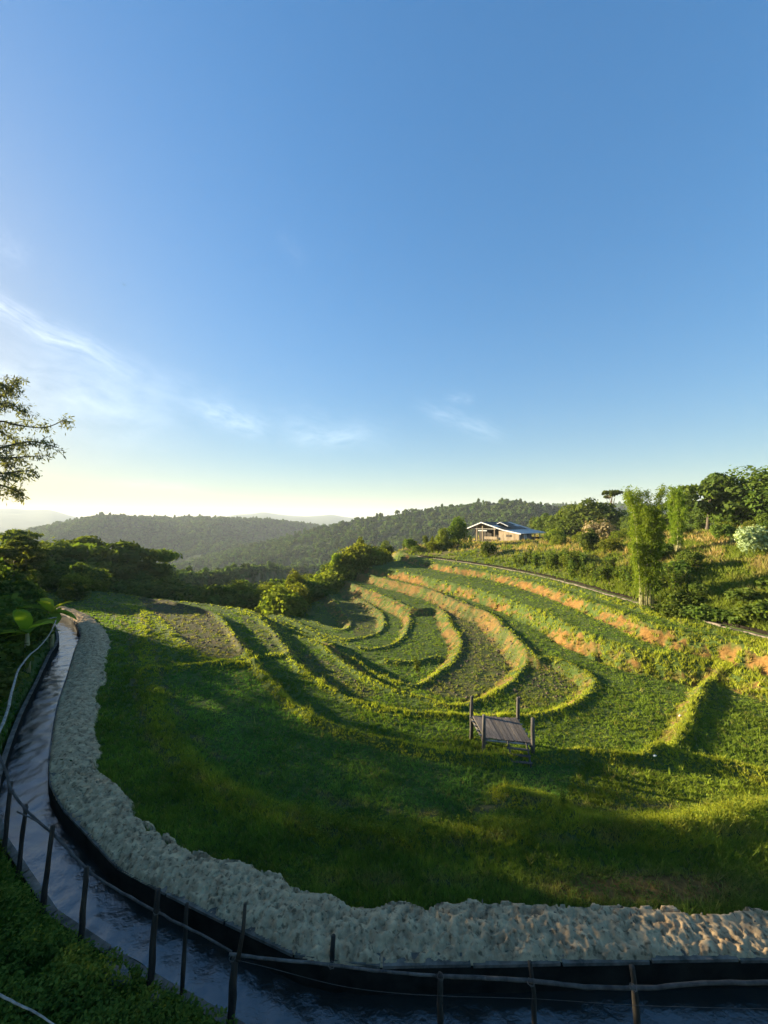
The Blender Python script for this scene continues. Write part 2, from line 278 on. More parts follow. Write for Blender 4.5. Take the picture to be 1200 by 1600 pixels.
def H(X, Y, full=False):
    X = np.asarray(X, float); Y = np.asarray(Y, float); sh = X.shape; X = X.ravel(); Y = Y.ravel()
    wob = (fbm(X * .9, Y * .9, 1) - .5) * .28
    z = np.full(X.shape, -7.5); bund = np.zeros(X.shape); riser = np.zeros(X.shape); depth = np.zeros(X.shape)
    for line, poly, step, w, b in D:
        d, _ = seg_dist(X, Y, line); ins = inside(X, Y, poly); sd = np.where(ins, d, -d) + wob
        z -= step * np.where(ins | (sd > 0), smooth(sd / w), 0)
        bb = np.exp(-((sd + .12) / .16) ** 2) * (d < 3); z += b * bb; bund = np.maximum(bund, bb)
        riser = np.maximum(riser, ((sd > .02) & (sd < w + .05)) * (step / .4)); depth += ins
    d1, s1 = seg_dist(X, Y, U1); u1 = np.where(s1 > 0, d1, -d1) + wob * 1.6
    d2, s2 = seg_dist(X, Y, U2); u2 = np.where(s2 > 0, d2, -d2) + wob * 1.6
    dc, sc = seg_dist(X, Y, CH); u3 = np.where(sc > 0, dc, -dc)
    # lines run far -> near, so the upper side lies left of travel
    z = np.where(u1 > 0, np.maximum(z, -7.84), z)
    zl = z.copy()
    z = np.where(u1 > 0, zl + (-6.85 - zl) * smooth(u1 / 1.15) + .15 * smooth((u1 - 1) / 2.5), z)
    z = np.where(u2 > 0, z + (-5.95 - z) * smooth(u2 / .95), z)
    z = np.where(u3 > -1.3, z + (CHZ - z) * smooth((u3 + 1.3) / 1.1), z)
    r1 = ((u1 > 0) & (u1 < .95)); r2 = ((u2 > 0) & (u2 < .8)); riser = np.where(r1 | r2, 1.6, riser)
    A = np.interp(Y, [5, 20, 40, 60, 75, 100], [6.5, 6.2, 6.0, 3.6, 1.9, 1.5])
    z = np.where(u3 > .3, z + A * (1 - np.exp(-np.maximum(u3 - .3, 0) / 13)) + .5 * (fbm(X * .25, Y * .25, 5) - .5) * smooth(u3 / 4), z)
    for line, b, w in ridges:
        d, _ = seg_dist(X, Y, line); g = np.exp(-((d + wob * .5) / w) ** 2); z += b * g * (u1 < .5); bund = np.maximum(bund, g * .8 * (u1 < .5))
    # canal and the bank outside it
    dl, sl = seg_dist(X, Y, LIP); dm, _ = seg_dist(X, Y, CL)
    fs = inside(X, Y, [tuple(p) for p in LIP] + [(-60, 60), (-60, 300), (400, 300), (400, 7)])
    off = np.where(fs, -dl, dl)               # >0: canal side
    ob = np.maximum(off - CW, 0)
    bank = -7.42 + .30 * smooth(ob / .8) + .05 * ob + np.where(Y < 9, .36 * np.maximum(ob - 1.0, 0), .08 * ob) + .25 * (fbm(X * .8, Y * .8, 8) - .5) * smooth(ob / .7)
    z = np.where(off > 0, bank, z)
    z = np.where(dm < CW / 2 + .07, -8.7, z)
    # beyond the far edge the hill falls away into the valley
    de, se = seg_dist(X, Y, EDGE); e = np.where(se > 0, de, -de)
    e = e + (fbm(X * .15, Y * .15, 4) - .5) * 2
    z = np.where(e > 0, z - .30 * np.maximum(e - .5, 0) - 1.2 * smooth(e / 6), z); z = np.maximum(z, -78)
    z += np.clip(riser, 0, 1.6) * (fbm(X * 2.6, Y * 2.6, 15, 3) - .5) * .28
    z += (fbm(X * 1.3, Y * 1.3, 2) - .5) * .07 + (fbm(X * 5, Y * 5, 6, 2) - .5) * .03
    if full: return [a.reshape(sh) for a in (z, bund, riser, depth, u1, u2, u3, off, e)]
    return z.reshape(sh)
def h(x, y): return float(HS(np.array([x]), np.array([y]))[0][0])
def HS(X, Y):                               # sampled from the finished sheet
    X = np.asarray(X, float); Y = np.asarray(Y, float); t = np.arctan2(X, Y); r = np.hypot(X, Y)
    if (t < th[0]).any() or (t > th[-1]).any(): return H(X, Y, True) + [np.zeros(X.shape)]
    fi = np.interp(r, rr, np.arange(len(rr))); fj = (t - th[0]) / (th[1] - th[0]); i = np.clip(fi.astype(int), 0, len(rr) - 2); j = np.clip(fj.astype(int), 0, len(th) - 2); a = fi - i; b = fj - j
    return [(A[i, j] * (1 - a) + A[i + 1, j] * a) * (1 - b) + (A[i, j + 1] * (1 - a) + A[i + 1, j + 1] * a) * b for A in gd]

# albedo and cover
plots = [W([(215, 937), (262, 935), (330, 960), (352, 980), (385, 1022), (350, 1030), (310, 1025), (285, 1000), (262, 975)], -7.5),
         W([(655, 925), (735, 960), (770, 980), (800, 1015), (810, 1040), (780, 1070), (730, 1090), (680, 1085), (660, 1072), (700, 1050), (722, 1020), (720, 980)], -8.6),
         W([(540, 925), (575, 940), (590, 960), (585, 985), (555, 992), (548, 975), (530, 945)], -9.7), W([(450, 1010), (520, 1035), (560, 1065), (600, 1085), (560, 1090), (500, 1060), (462, 1032)], -8.2), W([(370,957),(420,985),(450,1015),(455,1030),(420,1020),(390,985)], -7.9),
         W([(830, 1040), (870, 1045), (890, 1060), (900, 1080), (860, 1100), (810, 1108), (800, 1080)], -8.2)]
def cover(X, Y, data):
    z, bund, riser, depth, u1, u2, u3, off, e = data[:9]
    n1 = fbm(X * .5, Y * .5, 11); n2 = fbm(X * 2.2, Y * 2.2, 12); n3 = fbm(X * 7, Y * 7, 13)
    bare = np.zeros(X.shape)
    for i, p in enumerate(plots): bare = np.maximum(bare, inside(X, Y, p) * ([.8, .5, .4, .4, .35, .33][i]))
    bare = np.clip(bare * (.15 + n2 * 1.25 + (n3 - .5) * .8), 0, 1)
    red = np.clip(riser / 1.6, 0, 1) * smooth((n1 * .4 + n2 * .55 + n3 * .45 - .60 - .45 * np.clip(np.minimum(np.where(u1 > 0, u1, 9), np.where(u2 > 0, u2, 9)) - .5, 0, .5) * (u1 > 0)) / .22) * np.clip(X + 14 - .1 * Y, 0, 4) / 4
    bare = np.maximum(bare, red)
    px, py, _ = P(1010, 1385, -7.45)
    patch = np.exp(-(((X - px) / 1.7) ** 2 + ((Y - py) / .30) ** 2)) * smooth((n2 - .05) / .3) * 2
    px2, py2, _ = P(600, 1375, -7.45); p2 = np.exp(-(((X - px2) / 2.6) ** 2 + ((Y - py2 - .12 * (X - px2) ** 2 * 0) / .16) ** 2)) * smooth((n2 - .35) / .3) * .7
    patch = np.clip(patch, 0, 1); bare = np.maximum(bare, np.maximum(patch, p2)); red = np.maximum(red, patch)
    tr = np.clip(1 - np.abs(np.abs(-off - 3.0 - .4 * n1) - .55) / .25, 0, 1) * smooth((n2 - .35) / .3) * (off < 0) * (depth < 1) * (u1 < 0) * .75
    bare = np.maximum(bare, tr * np.clip((25 - X) / 20, 0, 1))
    return bare, red, n1, n2, n3

# polar sheet round the viewpoint, finer near than far
th = np.radians(np.linspace(-72, 66, 620)); rr = np.exp(np.linspace(math.log(2.2), math.log(95), 640)); rr = np.r_[rr, np.exp(np.linspace(math.log(97), math.log(420), 70))]
TH, RR = np.meshgrid(th, rr); GX = RR * np.sin(TH); GY = RR * np.cos(TH)
gd = H(GX, GY, True); GZ = gd[0]
gy_ = np.hypot(np.gradient(GZ, axis=0) / np.gradient(RR, axis=0), np.gradient(GZ, axis=1) / (RR * (th[1] - th[0]))); gd = gd + [gy_]
bare, red, n1, n2, n3 = cover(GX, GY, gd)
green = np.stack([.050 + .03 * n2, .080 + .03 * n2, .018 + .006 * n1], -1)
soil = np.stack([.055 + .07 * n3, .045 + .045 * n3, .024 + .025 * n3], -1); redc = np.stack([.14 + .13 * n3, .072 + .075 * n3, .020 + .022 * n3], -1)
alb = green * (1 - bare[..., None]) + soil * bare[..., None]; alb = alb * (1 - red[..., None]) + redc * red[..., None]
u3g = gd[6]; m = np.clip(u3g / 2, 0, 1)[..., None] * np.clip((n1 - .35) / .3, 0, 1)[..., None] * .55; alb = alb * (1 - m) + np.array([.26, .17, .08]) * m
nr, nc = GX.shape; idx = np.arange(nr * nc).reshape(nr, nc)
quads = np.stack([idx[:-1, :-1], idx[:-1, 1:], idx[1:, 1:], idx[1:, :-1]], -1).reshape(-1, 4)[:, ::-1]
def ground_mat():
    m, nt, N, L = new_mat('terraced_ground'); out = N('ShaderNodeOutputMaterial'); p = N('ShaderNodeBsdfPrincipled')
    a = N('ShaderNodeAttribute'); a.attribute_name = 'alb'; n = N('ShaderNodeTexNoise'); n.inputs['Scale'].default_value = 9; n.inputs['Detail'].default_value = 8; n.inputs['Roughness'].default_value = .7
    tc = N('ShaderNodeTexCoord'); L(tc.outputs['Object'], n.inputs[0]); mr = N('ShaderNodeMapRange'); mr.inputs[1].default_value = .3; mr.inputs[2].default_value = .7; mr.inputs[3].default_value = .55; mr.inputs[4].default_value = 1.4; L(n.outputs[0], mr.inputs[0])
    hs = N('ShaderNodeHueSaturation'); L(a.outputs['Color'], hs.inputs['Color']); L(mr.outputs[0], hs.inputs['Value']); L(hs.outputs[0], p.inputs['Base Color'])
    p.inputs['Roughness'].default_value = .95; p.inputs['Specular IOR Level'].default_value = .1; L(bump(N, L, n.outputs[0], .9, .06), p.inputs['Normal']); L(p.outputs[0], out.inputs[0]); return m
me = fast_mesh('ground', np.stack([GX, GY, GZ], -1).reshape(-1, 3), quads, True, {'alb': ('FLOAT_COLOR', np.concatenate([alb, np.ones(alb.shape[:2] + (1,))], -1))})
tag(link('ground', me, ground_mat()), kind='structure')

# valley floor sheet to the horizon
me = MB().add([(-12000, -12000, -80), (12000, -12000, -80), (12000, 14000, -80), (-12000, 14000, -80)], [(0, 1, 2, 3)]).mesh('valley_floor')
tag(link('valley_floor', me, noise_mat('valley_floor', (.03, .05, .02), (.06, .085, .035), .01, .95, .1, .1)), kind='structure')
# ------------------------------------------------------------------ hills
hill_mat = noise_mat('wooded_hill', (.03, .045, .014), (.07, .09, .03), .06, 1, .9, 4, detail=9, spec=.05)
def hill(name, prof, Rr, Dfront, Dback, seed, amp):
    xs = [p[0] for p in prof]; ys = [p[1] for p in prof]
    px = np.linspace(xs[0], xs[-1], 260); t = np.arctan((px - 600) / F); Rm = np.interp(px, [q[0] for q in Rr], [q[1] for q in Rr])
    sm = np.interp(px, xs, ys); k = np.hanning(15); k /= k.sum(); sm = np.convolve(np.pad(sm, 7, 'edge'), k, 'valid')
    zr = (HY - sm) / F * Rm * np.cos(t)
    v = np.r_[np.linspace(-1, 0, 46), np.linspace(.03, 1, 16)]
    T, V = np.meshgrid(t, v); RM = np.interp(T, t, Rm); ZR = np.interp(T, t, zr)
    rad = RM + np.where(V < 0, V * Dfront, V * Dback); X = rad * np.sin(T); Y = rad * np.cos(T)
    fall = np.abs(V) ** 1.15; Z = ZR + (-82 - ZR) * fall
    rav = (fbm(X / amp[0], Y / amp[0], seed, 4) - .5) * amp[1]; Z = Z + rav * np.minimum(1, np.abs(V) * 5)
    nr, nc = X.shape; idx = np.arange(nr * nc).reshape(nr, nc); q = np.stack([idx[:-1, :-1], idx[1:, :-1], idx[1:, 1:], idx[:-1, 1:]], -1).reshape(-1, 4)
    me = fast_mesh(name, np.stack([X, Y, Z], -1).reshape(-1, 3), q[:, ::-1], True)
    tag(link(name, me, hill_mat), kind='structure'); return T, V, X, Y, Z
H1 = hill('hill', [(-100, 930), (150, 905), (270, 888), (330, 872), (400, 853), (440, 843), (500, 826), (560, 812), (600, 807), (640, 801), (700, 794), (740, 789), (775, 786), (810, 786), (840, 791), (870, 799), (930, 806), (1300, 815)], [(-100, 800), (300, 640), (800, 470), (1300, 470)], 260, 300, 21, (90, 26))
H2 = hill('hill', [(-300, 870), (-50, 850), (40, 832), (80, 822), (120, 815), (160, 811), (240, 810), (300, 810), (380, 812), (440, 816), (500, 824), (560, 834), (700, 850)], [(-300, 1100), (700, 1100)], 480, 500, 31, (170, 55))
H1b = hill('hill', [(500, 850), (600, 832), (700, 812), (760, 803), (840, 792), (870, 789), (900, 790), (960, 790), (1100, 795), (1400, 800)], [(500, 1100), (1400, 900)], 400, 400, 41, (150, 40))
hill('distant_mountain', [(230, 822), (290, 812), (330, 809), (355, 807), (370, 804), (395, 803), (411, 800), (430, 803), (455, 806), (480, 807), (500, 806), (518, 804), (540, 808), (600, 815)], [(200, 4200), (700, 4200)], 1500, 1500, 51, (500, 60))
hill('distant_mountain', [(-400, 812), (-100, 800), (0, 795), (14, 794), (45, 797), (75, 796), (88, 799), (110, 806), (140, 811), (200, 820)], [(-400, 4600), (300, 4600)], 1500, 1500, 61, (500, 60))
hill('distant_mountain', [(-100, 840), (20, 828), (55, 822), (85, 818), (105, 820), (120, 815), (140, 812), (160, 815), (230, 832)], [(-100, 2600), (300, 2600)], 800, 800, 71, (300, 40))

# ------------------------------------------------------------------ foliage builders
def leaves(C, Nn, size, aspect=.5, jitter=.3, r=None):
    """leaf quads (kite shaped) at C with normals about Nn"""
    r = r or rng; n = len(C); Nn = Nn + r.normal(0, jitter, (n, 3)); Nn /= np.linalg.norm(Nn, axis=1)[:, None] + 1e-9
    a = np.cross(Nn, r.normal(0, 1, (n, 3))); a /= np.linalg.norm(a, axis=1)[:, None] + 1e-9; b = np.cross(Nn, a)
    s = size * (.6 + .8 * r.random(n))[:, None]
    v = np.stack([C - a * s, C + b * s * aspect, C + a * s, C - b * s * aspect], 1).reshape(-1, 3)
    return v, np.arange(4 * n).reshape(n, 4)
def crown_mesh(name, seed, ext, nb, nl, leaf, aspect=.55, blobr=.42, hollow=.5, flat=0.0, low=-.6):
    r = np.random.default_rng(seed); ext = np.array(ext, float)
    d = r.normal(0, 1, (nb * 4, 3)); d /= np.linalg.norm(d, axis=1)[:, None]; d = d[d[:, 2] > low][:nb]
    rad = hollow + (1 - hollow) * r.random(len(d)) ** .7; bc = d * rad[:, None] * (1 - blobr * .35)
    br = blobr * (.5 + 1.0 * r.random(len(d)) ** 1.4); bv = r.random(len(d))
    w = br ** 2; k = r.choice(len(d), nl, p=w / w.sum())
    q = r.normal(0, 1, (nl, 3)); q /= np.linalg.norm(q, axis=1)[:, None]; q[:, 2] = np.abs(q[:, 2]) * np.where(r.random(nl) < .75, 1, -1)
    rr_ = br[k] * (1.08 - .45 * r.random(nl) ** 2); rr_ *= np.where(r.random(nl) < .07, 1.25, 1)
    q2 = q.copy(); q2[:, 2] *= (1 - flat); C = (bc[k] + q2 * rr_[:, None]) * ext
    nrm = q * .6 + np.array([0, 0, .45]); v, f = leaves(C, nrm, leaf, aspect, .45, r)
    var = np.clip(.18 + .38 * bv[k] + .34 * r.random(nl), 0, 1)
    return fast_mesh(name, v, f, False, {'var': ('FLOAT', np.repeat(var, 4))}), bc * ext
def trunk_mesh(name, seed, ht, r0, bc, zc, lean=0):
    random.seed(seed); m = MB(); path = []; x = y = 0
    for i in range(6):
        path.append((x, y, ht * i / 5)); x += random.uniform(-.05, .05) * ht * .4 + lean * ht / 5; y += random.uniform(-.05, .05) * ht * .4
    m.tube(path, [r0 * (1 - .11 * i) * (1.35 if i == 0 else 1) for i in range(6)], 8, .08)
    tip = Vector(path[-1])
    for b in bc[:: max(1, len(bc) // 9)]:
        e = Vector((b[0], b[1], b[2] + zc)); st = Vector(path[random.choice([3, 4, 5])]); mid = st.lerp(e, .5) + Vector((random.uniform(-.1, .1), random.uniform(-.1, .1), .08)) * ht * .4
        m.tube([st, mid, e], [r0 * .45, r0 * .3, r0 * .1], 5, .1)
    return m.mesh(name, True)
TREE = {}
def make_tree_type(key, seed, ext, nb, nl, leaf, th_, r0, mat, **kw):
    zc = th_ + ext[2] * .55; kw = kw; c, bc = crown_mesh('crown', seed, ext, nb, nl, leaf, **kw); c.materials.append(MT[mat])
    # crown origin at trunk base
    c.transform(Matrix.Translation((0, 0, zc))); t = trunk_mesh('trunk', seed, th_ + ext[2] * .5, r0, bc, zc); t.materials.append(MT['bark'])
    TREE[key] = (c, t, max(v.co.z for v in c.vertices))
make_tree_type('broad_a', 1, (2.6, 2.6, 2.4), 24, 5600, .17, 1.0, .18, 'leaf')
make_tree_type('broad_b', 2, (2.2, 2.4, 2.9), 22, 5400, .16, 1.2, .16, 'leaf', hollow=.35)
make_tree_type('broad_c', 3, (3.2, 2.8, 2.0), 26, 6000, .18, 1.4, .20, 'leaf', flat=.35, blobr=.34)
make_tree_type('broad_d', 4, (1.9, 1.9, 3.2), 20, 4200, .16, 1.4, .14, 'leaf_yellow', blobr=.36)
make_tree_type('sparse', 5, (2.8, 2.6, 2.2), 20, 2600, .17, 3.4, .13, 'leaf', blobr=.26, flat=.4, hollow=.7)
make_tree_type('dark_a', 6, (2.6, 2.5, 2.6), 24, 6000, .17, .8, .2, 'leaf_dark')
make_tree_type('dark_b', 7, (3.2, 2.6, 2.0), 20, 4200, .18, 1.9, .17, 'leaf_dark', blobr=.28, flat=.35, hollow=.65)
make_tree_type('airy', 10, (2.6, 2.6, 2.7), 26, 620, .20, .8, .16, 'leaf', blobr=.5)
make_tree_type('airy_tall', 12, (2.4, 2.6, 2.9), 26, 560, .20, 1.4, .16, 'leaf', blobr=.5)
make_tree_type('slim', 8, (1.1, 1.1, 2.8), 24, 2200, .14, 1.6, .09, 'leaf_yellow', blobr=.34)
make_tree_type('umbrella', 9, (1.5, 1.3, .55), 10, 700, .15, 3.2, .08, 'leaf_dark', blobr=.32, flat=.4, hollow=.8, low=0)
SHRUB = {}
for key, seed, ext, nb, nl, leaf, mat in [('bush_a', 21, (1.3, 1.3, 1.0), 22, 2200, .11, 'leaf_yellow'), ('bush_b', 22, (1.0, 1.1, 1.1), 18, 1800, .10, 'leaf'), ('bush_c', 23, (1.6, 1.3, 1.0), 26, 2400, .12, 'leaf_yellow'),
                                          ('bush_d', 24, (1.2, 1.2, 1.2), 20, 2000, .13, 'leaf_dark'), ('bush_pale', 25, (1.3, 1.2, 1.3), 24, 1300, .16, 'pale_leaf'), ('bush_flower', 26, (1.6, 1.4, 1.3), 26, 1500, .15, 'flower_leaf'),
                                          ('bush_big', 27, (1.1, 1.0, 1.0), 16, 900, .17, 'leaf')]:
    c, _ = crown_mesh('shrub', seed, ext, nb, nl, leaf, low=-.3, aspect=.6); c.transform(Matrix.Translation((0, 0, ext[2] * .75))); c.materials.append(MT[mat]); SHRUB[key] = (c, ext[2] * 1.75)
def tree(kind, x, Y, top, w=1.0, label='', group=None, name='tree', base=None, cat='tree'):
    """photo column x, depth Y, photo row of its top"""
    X = (x - 600) / F * Y; zb = h(X, Y) if base is None else base; zt = -(top - HY) / F * Y
    c, t, hh = TREE[kind]; s = max(.3, (zt - zb) / hh); o = empty(name, (X, Y, zb - .1), random.uniform(0, 6.28)); tag(o, label, cat, group)
    link('trunk', t, None, o); link('crown', c, None, o); o.scale = (s * w, s * w, s); return o
def shrub(kind, X, Y, size, label, group=None, name='shrub', sink=.15, sz=None, cat='shrub'):
    o = link(name, SHRUB[kind][0]); s = size; o.location = (X, Y, h(X, Y) - sink * s); o.scale = (s * random.uniform(.85, 1.15), s * random.uniform(.85, 1.15), (sz or s) * random.uniform(.85, 1.15)); o.rotation_euler.z = random.uniform(0, 6.28)
    return tag(o, label, cat, group)

# far forest on the hills
def unlinked_collection(name, objs):
    c = bpy.data.collections.new(name)
    for o in objs: c.objects.link(o)
    return c
far_objs = []
for i in range(4):
    r = np.random.default_rng(100 + i); nb = [9, 12, 10, 7][i]; ext = [(4, 4, 3.8), (3.4, 3.6, 4.6), (4.6, 4.2, 3.4), (2.4, 2.4, 5.0)][i]
    c, _ = crown_mesh('far_crown', 100 + i, ext, nb, 260, .95, .7, blobr=.5, hollow=.35); c.transform(Matrix.Translation((0, 0, 3.2))); c.materials.append(MT['far_leaf'])
    far_objs.append(bpy.data.objects.new('far_crown', c))
FARC = unlinked_collection('forest_sources', far_objs)
def scatter_gn(name, pts, rotz, scl, coll, nvar):
    me = bpy.data.meshes.new(name); me.vertices.add(len(pts)); me.vertices.foreach_set('co', np.asarray(pts, np.float32).ravel())
    for a, arr in (('rz', rotz), ('scl', scl)):
        at = me.attributes.new(a, 'FLOAT', 'POINT'); at.data.foreach_set('value', np.asarray(arr, np.float32))
    at = me.attributes.new('pick', 'INT', 'POINT'); at.data.foreach_set('value', rng.integers(0, nvar, len(pts)).astype(np.int32)); me.update()
    o = link(name, me); g = bpy.data.node_groups.new(name, 'GeometryNodeTree'); g.interface.new_socket('Geometry', in_out='INPUT', socket_type='NodeSocketGeometry'); g.interface.new_socket('Geometry', in_out='OUTPUT', socket_type='NodeSocketGeometry')
    N = g.nodes.new; L = g.links.new; gi = N('NodeGroupInput'); go = N('NodeGroupOutput'); ip = N('GeometryNodeInstanceOnPoints'); ci = N('GeometryNodeCollectionInfo'); ci.inputs['Collection'].default_value = coll; ci.inputs['Separate Children'].default_value = True
    L(gi.outputs[0], ip.inputs['Points']); L(ci.outputs[0], ip.inputs['Instance']); ip.inputs['Pick Instance'].default_value = True
    def attr(nm, t):
        n = N('GeometryNodeInputNamedAttribute'); n.data_type = t; n.inputs['Name'].default_value = nm; return n.outputs['Attribute']
    L(attr('pick', 'INT'), ip.inputs['Instance Index']); cx = N('ShaderNodeCombineXYZ'); L(attr('rz', 'FLOAT'), cx.inputs[2]); L(cx.outputs[0], ip.inputs['Rotation']); L(attr('scl', 'FLOAT'), ip.inputs['Scale']); L(ip.outputs[0], go.inputs[0])
    md = o.modifiers.new('scatter', 'NODES'); md.node_group = g; return o
def forest(hl, n, seed, vmin, smin, smax, xr, label):
    T, V, X, Y, Z = hl; r = np.random.default_rng(seed); nr, nc = X.shape
    vi = r.random(n) * (nr - 1.01); vi = np.where(V[vi.astype(int), 0] > .25, r.random(n) * 45, vi); ti = r.random(n) * (nc - 1.01)
    i0 = vi.astype(int); j0 = ti.astype(int); fa = vi - i0; fb = ti - j0
    def s(A): return (A[i0, j0] * (1 - fa) + A[i0 + 1, j0] * fa) * (1 - fb) + (A[i0, j0 + 1] * (1 - fa) + A[i0 + 1, j0 + 1] * fa) * fb
    x, y, z, v, t = s(X), s(Y), s(Z), s(V), s(T); px = 600 + F * np.tan(t); keep = (v > vmin) & (px > xr[0]) & (px < xr[1])
    sc = smin + (smax - smin) * r.random(n) ** 2
    pts = np.stack([x, y, z - 1], 1)[keep]; o = scatter_gn('forest', pts, r.random(keep.sum()) * 6.28, sc[keep], FARC, 4); tag(o, label, 'forest', kind='stuff')
forest(H1, 15000, 1, -1, .35, .95, (100, 1300), 'wooded spur beyond the terraces with many small tree crowns')
n = 9000; fr = np.random.default_rng(17); fy = np.exp(fr.uniform(math.log(125), math.log(430), n)); fx = 120 + 560 * fr.random(n); FX = (fx - 600) / F * fy; fd = HS(FX, fy * 1.0); kk = fd[8] > 20
tag(scatter_gn('forest', np.stack([FX, fy, fd[0] - 1], 1)[kk], fr.random(kk.sum()) * 6.28, (.35 + .4 * fr.random(kk.sum()) ** 2), FARC, 4), 'trees covering the valley bottom below the terraces', 'forest', kind='stuff')
forest(H2, 16000, 2, -.8, .6, 1.4, (-120, 700), 'hazy wooded hill across the valley on the left')
forest(H1b, 7000, 3, -.6, .6, 1.2, (560, 1300), 'dark wooded ridge behind the farmhouse on the right')


# ------------------------------------------------------------------ sand bank
def sand_mat():
    m = noise_mat('trampled_sand', (.27, .18, .10), (.60, .43, .24), 4, .95, .7, .02, detail=12, spec=.08); nt = m.node_tree; N = nt.nodes.new; L = nt.links.new
    p = [n for n in nt.nodes if n.type == 'BSDF_PRINCIPLED'][0]; src = p.inputs['Base Color'].links[0].from_socket; tc = [n for n in nt.nodes if n.type == 'TEX_COORD'][0]
    n2 = N('ShaderNodeTexNoise'); n2.inputs['Scale'].default_value = 11; n2.inputs['Detail'].default_value = 4; L(tc.outputs['Object'], n2.inputs[0]); mr = N('ShaderNodeMapRange'); mr.inputs[1].default_value = .33; mr.inputs[2].default_value = .46; mr.inputs[3].default_value = .38; mr.inputs[4].default_value = 1.0; L(n2.outputs[0], mr.inputs[0])
    h_ = N('ShaderNodeHueSaturation'); L(src, h_.inputs['Color']); L(mr.outputs[0], h_.inputs['Value']); L(h_.outputs[0], p.inputs['Base Color']); return m
def build_sand():
    st = .03; x0, x1 = LIP[:, 0].min(), 16; y0, y1 = 6.5, 35
    pts = []
    # near part fine, far part coarser
    out = []
    for (a, b, c, d, st) in [(-11.2, 13, 6.6, 12.4, .028), (-27, -7.5, 12.4, 34, .055)]:
        xs = np.arange(a, b, st); ys = np.arange(c, d, st); X, Y = np.meshgrid(xs, ys); m = np.zeros(X.shape, bool)
        ins = inside(X, Y, SANDPOLY); ds, _ = seg_dist(X[::1, ::1].ravel()[:1], Y.ravel()[:1], SAND)
        k = max(1, int(.12 / st)); g = ins.copy()
        for _ in range(k + 2):
            g2 = g.copy(); g2[1:] |= g[:-1]; g2[:-1] |= g[1:]; g2[:, 1:] |= g[:, :-1]; g2[:, :-1] |= g[:, 1:]; g = g2
        ii = np.where(g); Xv, Yv = X[ii], Y[ii]; dS, _ = seg_dist(Xv, Yv, SAND); dL, _ = seg_dist(Xv, Yv, LIP); inn = ins[ii]
        dS = dS + (fbm(Xv * 3, Yv * 3, 33) - .5) * .35
        edge = np.where(inn, dS, -dS)
        inl = np.where(inn, dL, -.05 - dL * (dL < dS))
        z = -7.42 + .12 * smooth(edge / .7) + (.10 * np.sin(np.clip(dL / 1.5, 0, 1) * 3.14))
        lump = fbm(Xv * 1.6, Yv * 1.6, 40); z += (lump - .5) * .12 * smooth(edge / .3)
        z += (fbm(Xv * 9, Yv * 9, 44, 3) - .5) * .032 * smooth(edge / .2); z += (np.abs(fbm(Xv * 4.2, Yv * 3.4, 41, 3) - .5)) * -.05 * smooth(edge / .25)
        # footprints
        r = np.random.default_rng(5); n = 4200; fi = r.integers(0, len(Xv), n)
        dim = np.zeros(len(Xv)); sel = fi
        cell = {}
        gx = np.full(X.shape, -1); gx[ii] = np.arange(len(Xv))
        for f_ in sel:
            cx, cy = Xv[f_], Yv[f_]; i = int((cy - c) / st); j = int((cx - a) / st); kk = int(.22 / st)
            sub = gx[max(0, i - kk):i + kk + 1, max(0, j - kk):j + kk + 1].ravel(); sub = sub[sub >= 0]
            an = r.uniform(0, 3.14); u = (Xv[sub] - cx) * math.cos(an) + (Yv[sub] - cy) * math.sin(an); v = -(Xv[sub] - cx) * math.sin(an) + (Yv[sub] - cy) * math.cos(an)
            sz = r.uniform(.3, 1.45); q = np.sqrt((u / (.085 * sz)) ** 2 + (v / (.05 * sz)) ** 2)
            dim[sub] += np.where(q < 1, -.04 * sz * (1 - q ** 2) , 0) + .005 * np.exp(-((q - 1.25) / .3) ** 2)
        z += np.clip(dim, -.08, .04) * smooth(edge / .15)
        z = np.where(edge < 0, -7.42 + edge * .8, z); z = np.where(~inn & (dL < dS), -7.42 + .02, z)
        ok = ~((~inn) & (dL < .07 * 0 + dS) & (dL > .05)); 
        q = np.stack([gx[:-1, :-1], gx[:-1, 1:], gx[1:, 1:], gx[1:, :-1]], -1).reshape(-1, 4); q = q[(q >= 0).all(1)]
        q = q[ok[q].all(1)]
        out.append((np.stack([Xv, Yv, z], 1), q))
    V = np.concatenate([out[0][0], out[1][0]]); Q = np.concatenate([out[0][1], out[1][1] + len(out[0][0])])
    me = fast_mesh('sand_bank', V, Q, True)
    tag(link('sand_bank', me, sand_mat()), kind='structure')
build_sand()

